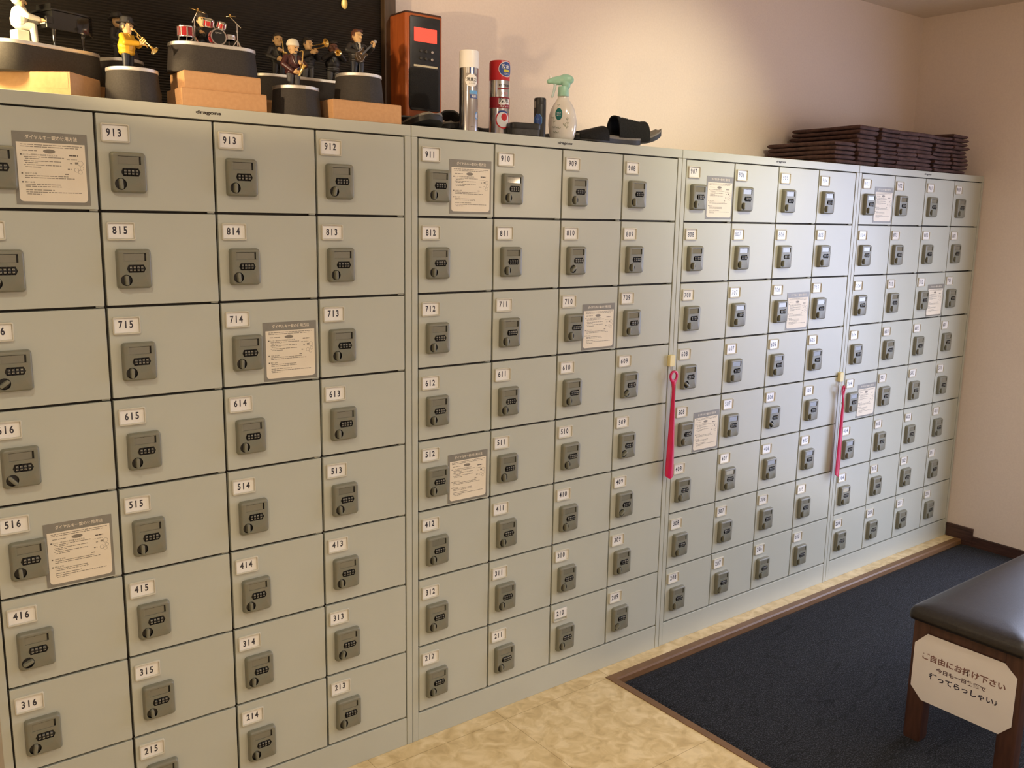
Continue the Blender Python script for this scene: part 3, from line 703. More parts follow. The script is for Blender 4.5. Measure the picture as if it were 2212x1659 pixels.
def outline(Lh, r, n=14):
    P = []
    for sx, a0 in ((1, -90), (-1, 90)):
        for i in range(n+1):
            a = math.radians(a0+180*i/n); P.append((sx*Lh+r*math.cos(a), r*math.sin(a)))
    return P
def pedestal(root, Lh, r, h, flare=.006, r_=.0082):
    mb = MB(); f = lambda rr, z: [(a, b, z) for a, b in outline(Lh, rr)]
    mb.loft([f(r+flare-.001, 0), f(r+flare, .002), f(r, h-r_)])
    mb.build('pedestal', M_ped, root)
    mb = MB(); mb.loft([f(r+.0004, h-r_), f(r+.0012, h-r_+.0012), f(r+.0010, h-.0008), f(r-.0012, h), f(r-.004, h-.0006)])
    tag(mb.build('rim', M_rim, root), 'brushed metal rim')
def carton(label, x0, y0, w, d, h, rz=0, z=ZT, slit=True):
    t = thing('cardboard_box', label, 'box', (x0, y0, z), rz, group='small cardboard boxes under the figurines')
    mb = MB(); k = .0016
    mb.box((0, 0, 0), (w, d, h-k)); mb.build('carton', M_cardb, t, bevel=.0009)
    mb = MB(); mb.box((.0006, .0006, h-k), (w-.0006, d/2-.0005, h)); mb.box((.0006, d/2+.0005, h-k), (w-.0006, d-.0006, h))
    mb.box((-.0006, .004, h*.30), (.0002, d*.5-.006, h-.002)); mb.box((w-.0002, .004, h*.30), (w+.0006, d*.5-.006, h-.002)); mb.build('flap', M_cardb, t, bevel=.0004, segs=1)
    return t

# boxes that lift the figurines
BOXH = .0465
carton('cardboard box lit bright yellow under the pianist figurine', -.818, .006, .120, .190, BOXH, math.radians(48))
carton('lower of the two stacked cardboard boxes under the drummer figurine', -.590, .006, .198, .105, .0395)
carton('upper of the two stacked cardboard boxes under the drummer figurine', -.581, .0125, .178, .098, .0375, z=ZT+.0395)
carton('cardboard box under the guitarist figurine, beside the orange audio unit', -.221, .006, .195, .125, .0475)
carton('cardboard box behind the yellow jacket figurine, at the wall', -.735, .200, .160, .135, .0465)
carton('cardboard box behind the white capped figurine, at the wall', -.405, .168, .385, .170, .0495)

def figurine(label, x, y, z, Lh, r, h, rz=0, flare=.006):
    t = thing('musician_figurine', label, 'figurine', (x, y, z), rz, group='jazz musician figurines on black pedestals')
    pedestal(t, Lh, r, h, flare); return t
R = math.radians
# 1 pianist
t = figurine('pianist figurine at a black grand piano, brightly lit, furthest left', -.838, .142, ZT+BOXH+.0002, .070, .052, .062, R(20))
h0 = .062
person(t, (-.052, -.008, h0), R(68), .106, M_skin, M_capw, M_shirt, (((.22, -.12, .50), (.16, -.34, .47), (0, -1, -.1), (0, 0, -1)), ((-.22, -.12, .50), (-.16, -.34, .47), (0, -1, -.1), (0, 0, -1))), hair='top', hairm=M_capw, seated=True, look=(0, 12))
MB().box((-.068, -.022, 0), (-.040, .006, .026), 0, Matrix.Translation((0, 0, h0))).build('piano_stool', M_capw, t, bevel=.003)
P = [(-.002, -.034), (.040, -.034), (.064, -.030), (.078, -.018), (.080, -.004), (.070, .010), (.052, .014), (.040, .024), (.030, .036), (-.002, .036)]
mb = MB()
T = Matrix.Translation((-.002, -.004, h0)) @ Matrix.Scale(1.32, 4)
mb.loft([[(a, b, .026) for a, b in P], [(a, b, .054) for a, b in P]], 0, T)
mb.loft([[(a*1.02-.001, b*1.03, .0545) for a, b in P], [(a*1.02-.001, b*1.03, .0575) for a, b in P]], 0, T)
mb.box((-.012, -.034, .026), (-.001, .036, .033), 0, T); mb.box((-.012, -.034, .033), (.000, -.029, .044), 0, T); mb.box((-.012, .031, .033), (.000, .036, .044), 0, T)
mb.box((.004, -.020, .0575), (.006, .020, .068), 0, T)
pn = mb.build('grand_piano', M_piano, t, bevel=.0008)
MB().box((-.0112, -.0285, .033), (-.0015, .0305, .0345), 0, T).build('keys', M_white, pn)
for x, y in ((.004, -.026), (.004, .028), (.066, -.008)):
    MB().lathe([(.0030, 0), (.0030, .002), (.0022, .004), (.0034, .022), (.0042, .027)], 12, 0, T @ Matrix.Translation((x, y, 0))).build('piano_leg', M_piano, pn)

# 2 dark coat figure behind
t = figurine('dark coated figurine with black hat, standing behind the yellow jacket one', -.648, .262, ZT+.0468, 0, .050, .072)
person(t, (-.004, -.004, .072), R(40), .105, M_skin, M_suit, M_suit, (((.24, -.06, .46), (.12, -.24, .46), (-1, -.4, 0), (0, 1, 0)), ((-.26, -.04, .44), (-.20, -.20, .34), (0, -1, -.3), (1, 0, 0))), hat='fedora', hatm=M_suit, coat=.22)
mb = MB(); T = Tm((.026, -.016, .072), R(40), R(-14))
mb.prism([(-.014, 0), (.014, 0), (.018, .016), (.012, .027), (.015, .040), (.008, .050), (-.008, .050), (-.015, .040), (-.012, .027), (-.018, .016)], -.005, .005, 0, T)
mb.box((-.0022, -.0035, .048), (.0022, .0015, .094), 0, T); mb.ell((0, -.001, .097), (.003, .004, .006), T=T)
mb.build('double_bass', M_guitar, t, bevel=.0006)

# 3 yellow jacket trumpeter
t = figurine('trumpet player figurine in a bright yellow jacket and black hat', -.677, .066, ZT, 0, .0535, .0722)
person(t, (-.008, .0, .0722), R(46), .108, M_skin, M_yjack, M_navy, (((.24, -.12, .50), (.07, -.30, .53), (-.5, -.8, .2), (-1, 0, 0)), ((-.25, -.10, .48), (-.06, -.30, .49), (.5, -.8, .2), (1, 0, 0))), hat='fedora', hatm=M_suit, hair='side', look=(0, 10), coat=.27)
trumpet(t, (.004, -.018, .1535), (.036, -.050, .110), .0098)

# 4 drummer and kit
t = figurine('drummer figurine with red drum kit on a long black pedestal', -.4925, .074, ZT+.0772, .049, .0495, .066, R(-2), .005)
h0 = .066
person(t, (-.010, .036, h0-.026), 0, .108, M_skin, M_suit, M_navy, (((.24, -.12, .46), (.14, -.30, .50), (0, -1, .2), (0, 0, -1)), ((-.24, -.12, .46), (-.14, -.30, .52), (0, -1, .2), (0, 0, -1))), hat='cap', hatm=M_hairk, hair='side', seated=True, look=(0, 0))
kit = bpy.data.objects.new('drum_kit', None); COL.objects.link(kit); kit.parent = t; kit.location = (0, 0, h0)
def drum(name, loc, r, hh, rx=0, ry=0, shell=M_drum, lugs=8, front=None):
    T = Tm(loc, 0, R(rx), R(ry)); mb = MB()
    mb.lathe([(r, -hh/2+.001), (r, hh/2-.001)], 28, 0, T, cap0=False, cap1=False)
    for z in (-hh/2, hh/2-.0024): mb.lathe([(r+.0012, z), (r+.0014, z+.0024), (r-.0012, z+.0024), (r-.0012, z)], 28, 1, T)
    mb.lathe([(r-.001, hh/2-.0012), (r*.02, hh/2-.0010)], 28, 2 if front is None else 3, T); mb.lathe([(r-.001, -hh/2+.0012), (r*.02, -hh/2+.0010)], 28, 2, T)
    for i in range(lugs):
        a = 2*PI*i/lugs; mb.box((r-.0004, -.0008, -hh*.42), (r+.0016, .0008, hh*.42), 1, T @ Matrix.Rotation(a, 4, 'Z'))
    return mb.build(name, [shell, M_chrome, M_shirt, M_black], kit)
drum('floor_tom', (-.0655, -.018, .0225), .0170, .0235)
bd = drum('bass_drum', (.004, -.026, .0185), .0170, .022, 90, 0, front=True)
mb = MB(); put_text(mb, 'Ljones', .0040, .0035, .0268, -.0372, 0, width=.014, shear=.2); mb.build('drum_lettering', M_white, kit, smooth=0)
drum('tom', (-.0135, -.022, .0490), .0112, .0155, 24, 0); drum('tom', (.0150, -.026, .0460), .0092, .0145, 24, 8)
drum('snare', (.036, -.010, .0235), .0140, .0110, 0, 0, shell=M_chrome)
def stand(name, x, y, ztop, arm, cy_r, tilt):
    mb = MB(); mb.tube([(x, y, .004), (x, y, ztop)], .0012, 8)
    for i in range(3):
        a = 2*PI*i/3-PI/2; mb.tube([(x, y, .016), (x+.012*math.cos(a), y+.012*math.sin(a), .0008)], [.0011, .0013], 6)
    mb.lathe([(.0022, 0), (.0022, .005)], 10, 0, Matrix.Translation((x, y, ztop*.62)))
    mb.tube([(x-arm[0]*.6, y-arm[1]*.6, ztop-arm[2]*.6), (x+arm[0], y+arm[1], ztop+arm[2])], .0011, 8); mb.build(name, M_chrome, kit)
    T = Tm((x+arm[0], y+arm[1], ztop+arm[2]+.001), 0, R(tilt[0]), R(tilt[1]))
    MB().lathe([(.0008, .0058), (.0014, .0056), (.0026, .0030), (cy_r*.5, .0012), (cy_r, 0), (cy_r, -.0005), (cy_r*.5, .0004), (.002, .002)], 28, 0, T).build('cymbal', M_brass, kit)
stand('cymbal_stand', -.0470, -.026, .054, (.008, 0, .016), .0185, (14, 12)); stand('cymbal_stand', .0475, -.036, .052, (-.015, 0, .013), .0130, (6, -6))
for x, y in ((-.083, -.030), (-.0675, -.0365), (-.051, -.008)):
    mb = MB(); mb.tube([(x, y, .030), (x, y, .010), (x-.002, y-.002, .0006)], .0010, 6); mb.build('tom_leg', M_chrome, kit)
mb = MB(); mb.tube([(.001, -.024, .033), (-.002, -.022, .047)], .0010, 6); mb.tube([(.006, -.024, .033), (.012, -.024, .044)], .0010, 6); mb.tube([(.036, -.010, .018), (.036, -.010, .003)], .0010, 6)
for i in range(3): mb.tube([(.036, -.010, .008), (.036+.010*math.cos(2.1*i), -.010+.010*math.sin(2.1*i), .0006)], .0010, 6)
mb.build('tom_holder', M_chrome, kit)

# 5-7 horn trio on one long pedestal at the wall
t = figurine('three horn players in dark suits on one long black pedestal at the back', -.170, .262, ZT+.0497, .105, .0485, .0735)
h0 = .0735; s = .112
person(t, (-.080, .0, h0), R(-8), s, M_skin, M_suit, M_suit, (((.25, -.08, .47), (.04, -.24, .54), (-.6, -.5, .4), (-1, 0, 0)), ((-.26, -.06, .45), (-.08, -.22, .36), (.5, -.8, 0), (1, 0, 0))), hair='side', hairm=M_hairk)
saxophone(t, [(-.081, -.018, h0+.087), (-.080, -.026, h0+.088), (-.079, -.030, h0+.080), (-.079, -.032, h0+.062), (-.079, -.033, h0+.044), (-.079, -.034, h0+.038)], .0032, (-.0, -.010, .018))
person(t, (.004, .0, h0), R(8), s, M_skin, M_suit, M_grey, (((.26, -.06, .52), (.10, -.24, .62), (-.4, -.8, .4), (-1, 0, 0)), ((-.26, -.06, .50), (-.06, -.22, .60), (.5, -.8, .2), (1, 0, 0))), hair='side', hairm=M_hairk, look=(18, 0))
mb = MB(); T = align_z((.010, -.014, h0+.086), (.022, -.060, .006))
mb.lathe([(.0010, .0), (.0013, .02), (.0020, .034), (.0040, .044), (.0085, .0505), (.0112, .053), (.0108, .0532), (.0062, .048), (.0024, .040)], 24, 0, T, cap0=False, cap1=False)
for q in (.0, .006): mb.tube([T @ Vector((q, -.008, z)) for z in (-.012, .040)], .0009, 8)
mb.tube([T @ Vector((.003+.003*math.cos(a), -.008, .040+.003*math.sin(a))) for a in (0, .8, 1.57, 2.3, 3.14)], .0009, 8); mb.build('trombone', M_brass, t)
person(t, (.079, .0, h0), R(-6), s, M_skind, M_suit, M_grey, (((.27, -.08, .55), (.06, -.26, .70), (-.4, -.8, .3), (-1, 0, 0)), ((-.27, -.08, .54), (-.06, -.26, .68), (.4, -.8, .3), (1, 0, 0))), hair='side', hairm=M_hairk, coat=.24)
trumpet(t, (.078, -.014, h0+.0815), (.066, -.058, h0+.071), .0088)

# 8 white cap saxophonist
t = figurine('saxophone player figurine with white cap and maroon jacket, front centre', -.290, .068, ZT, 0, .0555, .0722)
person(t, (-.006, .0, .0722), R(6), .112, M_skin, M_maroon, M_grey, (((.25, -.10, .47), (.08, -.26, .46), (-.6, -.6, .3), (-1, 0, 0)), ((-.28, -.06, .46), (-.12, -.22, .30), (.8, -.6, -.2), (1, 0, .3))), hat='cap', hatm=M_capw, shirt=M_grey, look=(22, 8), beard=M_grey, coat=.26)
saxophone(t, [(.004, -.017, .1555), (.0085, -.024, .1575), (.0085, -.028, .152), (.005, -.031, .136), (.0005, -.033, .118), (-.0045, -.034, .100), (-.0055, -.034, .0965)], .0037, (.0095, -.008, .026))

# 9 guitarist
t = figurine('guitarist figurine in a dark suit holding an electric guitar, beside audio unit', -.115, .070, ZT+.0477, 0, .058, .0715)
person(t, (-.004, .0, .0715), R(4), .116, M_skin, M_suit, M_navy, (((.27, -.06, .52), (.27, -.24, .60), (0, -.4, 1), (-1, 0, 0)), ((-.30, -.08, .50), (-.10, -.22, .44), (.9, -.3, -.2), (0, 1, 0))), hair='side', hairm=M_hairb, shirt=M_shirt, look=(12, 0), coat=.26)
T = Tm((-.006, -.0285, .1195), R(6), 0, R(-42))
mb = MB(); P = [(-.019+.0*i, 0) for i in range(0)]
P = [(-.0205, .002), (-.018, .010), (-.011, .0135), (-.002, .011), (.004, .0095), (.010, .0115), (.0150, .0100), (.0125, .0062), (.0125, -.0062), (.0150, -.0090), (.010, -.0110), (.004, -.0092), (-.002, -.011), (-.011, -.0135), (-.018, -.010), (-.0205, -.002)]
mb.prism(P, -.0028, .0028, 0, T); gt = mb.build('guitar', M_guitar, t, bevel=.0007)
mb = MB(); mb.loft([[(a*1.02, -.0031, b*1.04) for a, b in P], [(a*1.02, -.0020, b*1.04) for a, b in P], [(a*.93, -.0029, b*.92) for a, b in P], [(a*.93, -.0033, b*.92) for a, b in P]], 0, T, cap0=False, cap1=False)
mb.box((-.0125, -.0042, -.0048), (-.0105, -.0028, .0048), 0, T); mb.build('binding', M_chrome, gt)
mb = MB(); mb.box((-.002, -.0045, -.0021), (.046, -.0018, .0021), 0, T); mb.box((.046, -.0042, -.0034), (.058, -.0022, .0034), 1, T)
for q in (.048, .0515, .055):
    for sg in (1, -1): mb.box((q-.0009, -.0045, sg*.0034-.0016), (q+.0009, -.0020, sg*.0034+.0016), 1, T)
mb.build('guitar_neck', [M_grey, M_chrome], gt, bevel=.0003, segs=1)

# ------------------------------------------------------------------ black ribbed wall panel behind the figurines
t = thing('wall_panel', 'black ribbed panel in a brown frame on the wall behind the figurines', 'panel', (0, 0, 0))
mb = MB(); X0, X1, PZ0, PZ1 = -1.75, .118, 1.55, 2.40; pts = []; n = 260
for i in range(n+1):
    z = PZ0+(PZ1-PZ0)*i/n; pts.append((z, .3600+(.0016 if i % 2 else 0)))
mb.add([(X0, y, z) for z, y in pts]+[(X1, y, z) for z, y in pts], [(i, i+1, n+2+i, n+1+i) for i in range(n)])
mb.box((X0, .364, PZ0), (X1, .3775, PZ1)); mb.build('ribbed_sheet', M_panel, t, smooth=0)
mb = MB(); mb.box((X1-.002, .338, PZ0-.03), (X1+.036, .3776, PZ1+.03)); mb.box((X0-.036, .338, PZ0-.03), (X0, .3776, PZ1+.03)); mb.box((X0, .338, PZ1), (X1, .3776, PZ1+.03)); mb.box((X0, .338, PZ0-.03), (X1, .3776, PZ0))
mb.build('frame', M_frame, t, bevel=.002)
t = thing('hanging_ornament', 'small gold oval ornament hanging on the black panel', 'ornament', (-.004, .3565, 2.133))
MB().ell((0, 0, 0), (.0100, .0016, .0150), 20, 12).build('pendant', M_gold, t); MB().tube([(0, 0, .014), (0, .001, .05), (0, .0015, .12)], .0006, 6).build('thread', M_gold, t)

# ------------------------------------------------------------------ audio unit
t = thing('audio_unit', 'tall orange wood audio unit with red display beside the guitarist figurine', 'speaker', (.1345, .250, ZT))
AW, AD, AH = .1265, .124, 2.118-ZT
mb = MB(); P = rrect(AW, AD, .010, 5, AW/2, AD/2)
mb.loft([[(a, b, 0) for a, b in P], [(a, b, AH-.003) for a, b in P], [(AW/2+(a-AW/2)*.97, AD/2+(b-AD/2)*.97, AH) for a, b in P]])
mb.build('cabinet', M_orange, t)
mb = MB(); mb.loft([[(a, b, AH-.004) for a, b in rrect(AW+.0012, AD+.0012, .0105, 5, AW/2, AD/2)], [(a, b, AH+.0012) for a, b in rrect(AW-.002, AD-.002, .010, 5, AW/2, AD/2)]]); mb.build('top_plate', M_base, t)
mb = MB(); P = rrect(.103, .262, .006, 5, .0645, AH-.010-.131)
mb.loft([[(a, .002, b) for a, b in P], [(a, -.0022, b) for a, b in P], [(.0645+(a-.0645)*.96, -.003, AH-.141+(b-AH+.141)*.985) for a, b in P]])
fp = mb.build('front_panel', M_black, t)
MB().loft([[(a, -.0028, b) for a, b in rrect(.0775, .0385, .001, 3, .0648, 2.0575-ZT)], [(a, -.0036, b) for a, b in rrect(.0775, .0385, .001, 3, .0648, 2.0575-ZT)]]).build('display', M_disp, t)
KT = Euler((PI/2, 0, 0)).to_matrix().to_4x4()
for x, z, m, rr in ((.0862, 2.0122, M_knob, .0046), (.0857, 1.9915, M_knob, .0046), (.0480, 2.0133, M_strapg, .0040), (.0665, 2.0125, M_strapg, .0040), (.0475, 1.9927, M_strapg, .0040), (.0660, 1.9922, M_strapg, .0040)):
    o = MB().lathe([(rr, 0), (rr, .003), (rr*.85, .0042), (rr*.3, .0045)], 18, 0, Matrix.Translation((x, -.0028, z-ZT)) @ KT).build('button', m, fp)
    if m is M_knob: tag(o, 'silver button')
tag(MB().box((.0247, -.0042, 1.9683-ZT), (.1060, -.0020, 1.9740-ZT)).build('slot_bar', M_cream, t, bevel=.0006), 'cream bar')
P = rrect(.099, .112, .006, 5, .0590, 1.9085-ZT)
MB().loft([[(a, -.002, b) for a, b in P], [(a, -.0050, b) for a, b in P], [(.059+(a-.059)*.96, -.0060, b) for a, b in P]]).build('grille', M_cloth, t)
MB().lathe([(.0065, 0), (.0065, .003), (.005, .0042)], 16, 0, Matrix.Translation((.085, .02, AH+.001))).build('top_button', M_base, t)

# ------------------------------------------------------------------ spray cans
def can(label, x, y, r, body_h, cap_h, capm, bodym, cap_r=None, rz=0):
    t = thing('spray_can', label, 'spray can', (x, y, ZT), rz, group='aerosol cans on the locker top')
    cap_r = cap_r or r
    MB().lathe([(r*.90, 0), (r, .0015), (r, body_h-.002), (r*.97, body_h)], 36, 0).build('can_body', bodym, t)
    MB().lathe([(cap_r, body_h-.001), (cap_r*1.0, body_h+cap_h-.006), (cap_r*.96, body_h+cap_h-.0015), (cap_r*.86, body_h+cap_h)], 36, 0).build('cap', capm, t)
    return t
def on_can(t, name, m, r, vs, fs, z0, a0, off=.0004): return MB().add(wrap(vs, r+off, z0, a0), fs).build(name, m, t, smooth=60)
def disc(rx, rz_, n=32, k=4):
    vs = [(0, 0)]; fs = []
    for i in range(1, k+1): vs += [(rx*i/k*math.cos(2*PI*j/n), rz_*i/k*math.sin(2*PI*j/n)) for j in range(n)]
    for j in range(n): fs.append((0, 1+j, 1+(j+1) % n))
    for i in range(k-1):
        for j in range(n): fs.append((1+i*n+j, 1+(i+1)*n+j, 1+(i+1)*n+(j+1) % n, 1+i*n+(j+1) % n))
    return vs, fs
def rect_(w, h, nx=8): return grid_poly(lambda a, b: ((a-.5)*w, (b-.5)*h), nx, 1)
def can_text(t, m, r, s, size, z0, a0, width, off=.0007, **kw):
    vs, fs, w = text(s, size, **kw); k = width/w; return on_can(t, 'lettering', m, r, [(a*k, b) for a, b in vs], fs, z0, a0, off)
r = .0262
t = can('tall silver aerosol can with a white cap', .2085, .038, r, .170, .0455, M_white, M_alu, r*1.02)
av = R(-126)                                            # towards the viewer
a0 = av+.36
on_can(t, 'label_oval', M_white, r, *disc(.0190, .0165), .134, a0)
can_text(t, M_black, r, '消臭力', .0105, .137, a0, .031, bold=.02); can_text(t, M_stink, r, 'トイレ用', .0045, .1265, a0, .017)
on_can(t, 'label_band', M_lblue, r, *rect_(.026, .0095), .1035, a0+.22); on_can(t, 'label_band', M_blue, r, *rect_(.024, .0098), .0925, a0+.28)
can_text(t, M_white, r, '無香料', .0068, .0925, a0+.28, .017, bold=.01)
for k in range(7):
    aa = a0-.55+k*.19; on_can(t, 'label_ray', M_blue if k in (2, 4) else M_pale, r, *rect_(.0022, .016, 2), .161, aa)
on_can(t, 'label_mark', M_lblue, r, *disc(.0065, .0095), .042, a0+.66); on_can(t, 'label_mark', M_alu, r, *disc(.0048, .0075), .042, a0+.66, .0006); can_text(t, M_stink, r, 'LION', .003, .012, a0+.1, .010)
r = .0300
t = can('silver and red aerosol can with a red cap', .3500, .086, r, .1555, .054, M_red, M_alu)
av = R(-127); a0 = av+.42
on_can(t, 'label_band', M_dred, r, *rect_(.082, .0310, 20), .0925, a0-.22)
on_can(t, 'cap_oval', M_white, r, *disc(.0250, .0215), .1845, a0+.30); on_can(t, 'cap_oval', M_blue, r, *disc(.0236, .0200), .1845, a0+.30, .0008)
can_text(t, M_white, r, '防水', .0125, .1915, a0+.20, .026, .0012, bold=.015); on_can(t, 'label_band', M_yel, r, *rect_(.020, .0065), .1800, a0+.30, .0012); can_text(t, M_white, r, '長持ち', .0060, .1715, a0+.30, .016, .0012)
can_text(t, M_black, r, 'SCOTCHGARD', .0058, .1400, a0+.12, .036, bold=.02); on_can(t, 'label_band', M_dred, r, [(a, b+a*.12) for a, b in rect_(.042, .0035)[0]], rect_(.042, .0035)[1], .1315, a0+.10)
can_text(t, M_pink, r, '長時間', .0085, .1175, a0+.12, .022)
on_can(t, 'label_disc', M_white, r, *rect_(.036, .016), .0955, a0+.12, .0007); can_text(t, M_black, r, '防水', .0150, .0980, a0+.10, .032, .0012, bold=.02); can_text(t, M_white, r, 'スプレー', .0085, .0830, a0+.10, .030, .0012, bold=.02)
on_can(t, 'label_disc', M_red, r, *disc(.0235, .0255), .045, a0+.02); on_can(t, 'label_disc', M_pale, r, *disc(.0200, .0220), .045, a0+.02, .0007); on_can(t, 'label_disc', M_red, r, *disc(.0100, .0105), .052, a0+.12, .0010)
vs, fs = rect_(.0300, .0050); on_can(t, 'label_band', M_blue, r, [(a, b-a*a*14) for a, b in vs], fs, .0675, a0-.05, .0010)
r = .0180
t = can('small black aerosol can with a blue octagon label', .4870, .066, r, .100, .0185, M_black, M_black)
av = R(-130)
vs = [(.0135*math.cos(2*PI*j/8+PI/8)*1.0, .0190*math.sin(2*PI*j/8+PI/8)) for j in range(8)]
def octo(sc):
    V = [(0, 0)]; F = []
    for i in (1, 2, 3, 4): V += [(a*sc*i/4, b*sc*i/4) for a, b in vs]
    F = [(0, 1+j, 1+(j+1) % 8) for j in range(8)]
    for i in range(3): F += [(1+8*i+j, 9+8*i+j, 9+8*i+(j+1) % 8, 1+8*i+(j+1) % 8) for j in range(8)]
    return V, F
on_can(t, 'label_octagon', M_lblue, r, *octo(1.05), .0530, av-.30); on_can(t, 'label_octagon', M_blue, r, *octo(.97), .0530, av-.30, .0006)
can_text(t, M_lblue, r, '防水', .0048, .0560, av-.30, .011, .0010); on_can(t, 'label_patch', M_stgrey, r, *rect_(.0085, .0185, 4), .0985, av-.92)

# shoe polish tub
t = thing('polish_tub', 'flat black lidded tub in front of the red capped can', 'tub', (.4010, .0370, ZT), R(-12))
def rl(w, d, r_, z): return [(a, b, z) for a, b in rrect(w, d, r_, 6)]
mb = MB(); mb.loft([rl(.088, .052, .014, 0), rl(.092, .056, .015, .002), rl(.094, .058, .016, .020)]); mb.build('tub_body', M_strapg, t)
mb = MB(); mb.loft([rl(.096, .060, .016, .0195), rl(.098, .062, .017, .022), rl(.097, .061, .017, .033), rl(.090, .054, .015, .0365), rl(.080, .044, .012, .0370)]); mb.build('lid', M_black, t)

# ------------------------------------------------------------------ trigger spray bottle
t = thing('spray_bottle', 'white trigger spray bottle with a mint green head', 'bottle', (.5700, .058, ZT), R(-40))
BP = [(.0300, .0), (.0345, .0025), (.0385, .012), (.0420, .028), (.0435, .046), (.0432, .060), (.0410, .076), (.0360, .092), (.0285, .106), (.0205, .117), (.0165, .126), (.0150, .133)]
MB().lathe(BP, 40, 0, sy=.72).build('bottle_body', M_bot, t, smooth=60)
def bot_surf(x, z, off=.0006):
    for (ra, za), (rb, zb) in zip(BP, BP[1:]):
        if za <= z <= zb: rr = ra+(rb-ra)*(z-za)/(zb-za); break
    rr += off; return (x, -.72*math.sqrt(max(0, rr*rr-x*x)), z)
vs, fs = disc(.0105, .0180); MB().add([bot_surf(a-.012, b+.0755) for a, b in vs], fs).build('label_oval', M_teal, t, smooth=60)
for tx, sz, dz, ww in (('SAVON', .0042, .0035, .0120), ('消臭ミスト', .0038, -.0035, .0125)):
    vs, fs, w = text(tx, sz); MB().add([bot_surf(a*ww/w-.012, b+.0755+dz, .0011) for a, b in vs], fs).build('lettering', M_pale, t, smooth=0)
mb = MB()
def sprig(x0, z0, dx, dz, n=9):
    for i in range(n):
        a = i/n; x, z = x0+dx*a+.002*math.sin(5*a), z0+dz*a
        mb.add([bot_surf(x-.0004, z, .001), bot_surf(x+.0004, z, .001), bot_surf(x+dx/n+.0004, z+dz/n, .001), bot_surf(x+dx/n-.0004, z+dz/n, .001)], [(0, 1, 2, 3)])
        if i % 3 == 1:
            for sg in (1, -1): mb.add([bot_surf(x, z, .001), bot_surf(x+sg*.0035, z+.002, .001), bot_surf(x+sg*.0045, z+.0045, .001), bot_surf(x+sg*.001, z+.003, .001)], [(0, 1, 2, 3)])
sprig(.012, .032, .004, .035); sprig(.002, .045, .008, -.006, 5); sprig(-.030, .036, .026, -.004, 8); sprig(-.028, .022, .022, -.003, 7); sprig(-.014, .104, -.005, -.012, 4); sprig(-.026, .048, -.003, .02, 5)
mb.build('leaf_print', M_leaf, t, smooth=60)
MB().lathe([(.0165, .130), (.0170, .1315), (.0158, .156), (.0150, .158)], 26, 0).build('collar', M_mint, t)
blob('trigger_head', [('e', (.006, 0, .178), (.0255, .0135, .0165)), ('c', (.008, 0, .162), .0135, (.004, 0, .180), .0125), ('c', (.000, 0, .181), .0115, (-.034, 0, .1765), .0085), ('c', (-.012, 0, .172), .010, (-.030, 0, .171), .0065), ('c', (-.034, 0, .1745), .0078, (-.043, 0, .1730), .0080)], M_mint, t, .0014, 4)
blob('trigger', [('c', (-.024, 0, .168), .0050, (-.027, 0, .150), .0042), ('c', (-.027, 0, .150), .0042, (-.033, 0, .129), .0036)], M_trig, t, .0010, 2)
MB().lathe([(.0042, 0), (.0040, .004), (.0012, .012)], 14, 0, Tm((-.0385, 0, .1815), 0, 0, R(-8))).build('nozzle_tip', M_white, t)

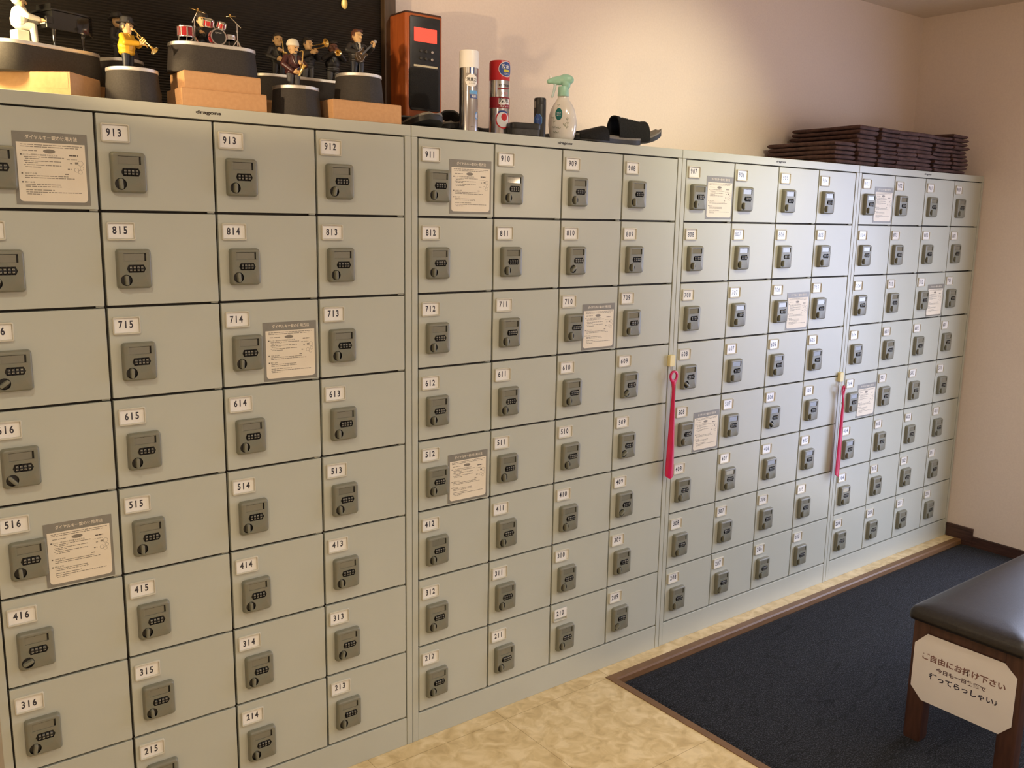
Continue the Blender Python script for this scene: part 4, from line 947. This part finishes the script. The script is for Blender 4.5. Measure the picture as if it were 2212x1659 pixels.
# ------------------------------------------------------------------ slide sandals: toe at -x, heel at +x, sole bottom at z = 0
def sandal(label, loc, rz, length=.27, width=.098, toe=.022, heel=.004, h0=.030, h1=.056, sx0=.045, sx1=.150, strap=M_strap, logo=False, rx=0, ry=0):
    t = thing('slide_sandal', label, 'sandal', loc, rz, group='black slide sandals on the locker top'); t.rotation_euler = (rx, ry, rz)
    n = 20
    def half(u):      # half width along the sole
        return width/2*(max(0., 1-(abs(u*2-1))**3.2)**.42)*(.86+.14*math.cos(2.2*PI*(u-.18)))
    def lift(u): return toe*max(0, (.42-u)/.42)**1.7+heel*max(0, (u-.7)/.3)**2
    def sole(z0, z1, k, ins):
        mb = MB(); L = []
        for i in range(n+1):
            u = .012+.976*i/n; hw = half(u)*k; x = -length/2+length*u; zz = lift(u)
            cup = .004 if ins else 0
            L.append([(x, -hw, z0+zz), (x, hw, z0+zz), (x, hw, z1+zz), (x, hw*.6, z1+zz-cup*.6), (x, 0, z1+zz-cup), (x, -hw*.6, z1+zz-cup*.6), (x, -hw, z1+zz)])
        mb.loft(L); return mb
    sole(.0, .014, 1, False).build('sole', M_sole, t, smooth=50); sole(.0132, .020, .965, True).build('insole', M_insole, t, smooth=50)
    mb = MB(); L = []; m_ = 16; kx = 8; lm = MB()
    def arch(i, th, d):
        u = i/kx; x = -length/2+sx0+(sx1-sx0)*u; uu = (x+length/2)/length
        hw = half(uu)+.0035+d; hh = h0+(h1-h0)*u+d
        return (x+(-.010*math.sin(th) if i == 0 else .008*math.sin(th) if i == kx else 0)*0, hw*math.copysign(abs(math.cos(th))**.75, math.cos(th)), .006+lift(uu)+hh*math.sin(th)**.8)
    for i in range(kx+1): L.append([arch(i, PI*j/m_, 0) for j in range(m_+1)]+[arch(i, PI*j/m_, -.0042) for j in range(m_, -1, -1)])
    mb.loft(L); st = mb.build('strap', strap, t, smooth=50)
    if logo:
        for a, b, c, d in ((.20, .34, 1.9, 2.05), (.24, .30, 1.72, 1.86), (.38, .44, 1.72, 2.05), (.47, .52, 1.72, 2.05), (.55, .62, 1.88, 2.05), (.55, .62, 1.70, 1.80), (.65, .70, 1.70, 2.05), (.73, .78, 1.70, 2.05), (.81, .90, 1.88, 2.05), (.81, .90, 1.72, 1.80)):
            pts = []
            for th in (c, d): pts += [Vector(arch(a*kx, -th+PI*1.02, .0006)), Vector(arch(b*kx, -th+PI*1.02, .0006))]
            lm.add([pts[0], pts[1], pts[3], pts[2]], [(0, 1, 2, 3)])
        lm.build('strap_logo', M_white, t, smooth=0)
    return t
sandal('black slide sandal lying flat along the locker edge right of the spray bottle', (.742, .046, ZT), R(-3), h0=.020, h1=.048, sx0=.010, sx1=.112, toe=.006)
sandal('black slide sandal with white strap logo and upturned toe', (.905, .112, ZT+.0135), R(180-6), toe=.040, h0=.066, h1=.082, sx0=.078, sx1=.196, logo=True, length=.262)
sandal('charcoal slide sandal in front of the orange audio unit', (.080, .126, ZT), R(90), width=.108, h0=.037, h1=.034, sx0=.150, sx1=.205, length=.235, strap=M_strapg)
sandal('charcoal slide sandal tipped beside the audio unit, left of the white capped can', (.2050, .158, ZT+.001), R(78), width=.078, h0=.054, h1=.042, sx0=.040, sx1=.120, strap=M_strapg, length=.180, toe=.01)
sandal('black slide sandal hidden behind the white capped can', (.425, .235, ZT), R(4), width=.090, h0=.024, h1=.036, length=.24)
sandal('black slide sandal hidden behind the small black can', (.685, .275, ZT), R(6), width=.090, h0=.026, h1=.040, length=.24)

# ------------------------------------------------------------------ folded brown cloths in stacks
def cloth_mesh(seed, w=.147, d=.325, th=.0158):
    rng = random.Random(seed); ph = [rng.uniform(0, 6.28) for _ in range(6)]; am = rng.uniform(.6, 1.1)
    rr = th/2
    def spaced(L, n):          # finer steps over the rounded edge
        e = [rr*(1-math.cos(PI/2*k/4)) for k in range(4)]
        return e+[rr+(L-2*rr)*k/n for k in range(n+1)]+[L-q for q in e[::-1]]
    def edge(p, L):
        q = min(p, L-p); return math.sqrt(max(0, 1-((rr-q)/rr)**2)) if q < rr else 1.
    X, Y = spaced(w, 7), spaced(d, 12); mb = MB(); L = []
    for y in Y:
        v = y/d; ring = []
        for s_ in (1, -1):
            for x in (X if s_ == 1 else X[::-1]):
                u = x/w; e = max(.04, edge(x, w))*max(.04, edge(y, d))
                zz = th/2+s_*rr*e*(.94+.06*math.sin(9*v+ph[0]))+am*(.0009*math.sin(4.5*u+ph[1])*math.sin(4*v+ph[2])+.0004*math.sin(9*u+ph[3]+3*v))
                ring.append((x-w/2+.0012*math.sin(6*v+ph[4]), y+.005*math.sin(5*u+ph[5])*(1-v), zz))
        L.append(ring)
    mb.loft(L)
    return mb.mesh('folded_cloth', M_towel, smooth=60)
CM = [cloth_mesh(k) for k in range(7)]
NST = [5, 9, 9, 9, 9, 9, 10]; TH = .0176
ORD = ['bottom', 'second from the bottom', 'third from the bottom', 'fourth from the bottom', 'fifth from the bottom', 'fifth from the top', 'fourth from the top', 'third from the top', 'second from the top', 'top']
SNAME = ['low leftmost stack', 'second stack from left', 'third stack from left', 'middle stack of the seven', 'third stack from right', 'second stack from right', 'tallest stack in the corner']
def layer_name(i, n):
    if i == n-1: return 'topmost'
    if i == 0: return 'bottom'
    k = n-1-i
    return ['', 'second', 'third', 'fourth', 'fifth', 'sixth', 'seventh', 'eighth', 'ninth'][k]+' from the top'
for sidx, n in enumerate(NST):
    xc = 2.026+.151*sidx
    for i in range(n):
        o = link('folded_cloth', CM[sidx]); top = (i == n-1)
        o.location = (xc+random.uniform(-.0012, .0012), .018+random.uniform(-.009, .009), ZT+.0030+i*TH)
        o.rotation_euler = (0, 0, random.uniform(-.006, .006))
        tag(o, 'folded brown cloth, %s in %s' % (layer_name(i, n), SNAME[sidx]), 'cloth', 'stacks of folded brown cloths')
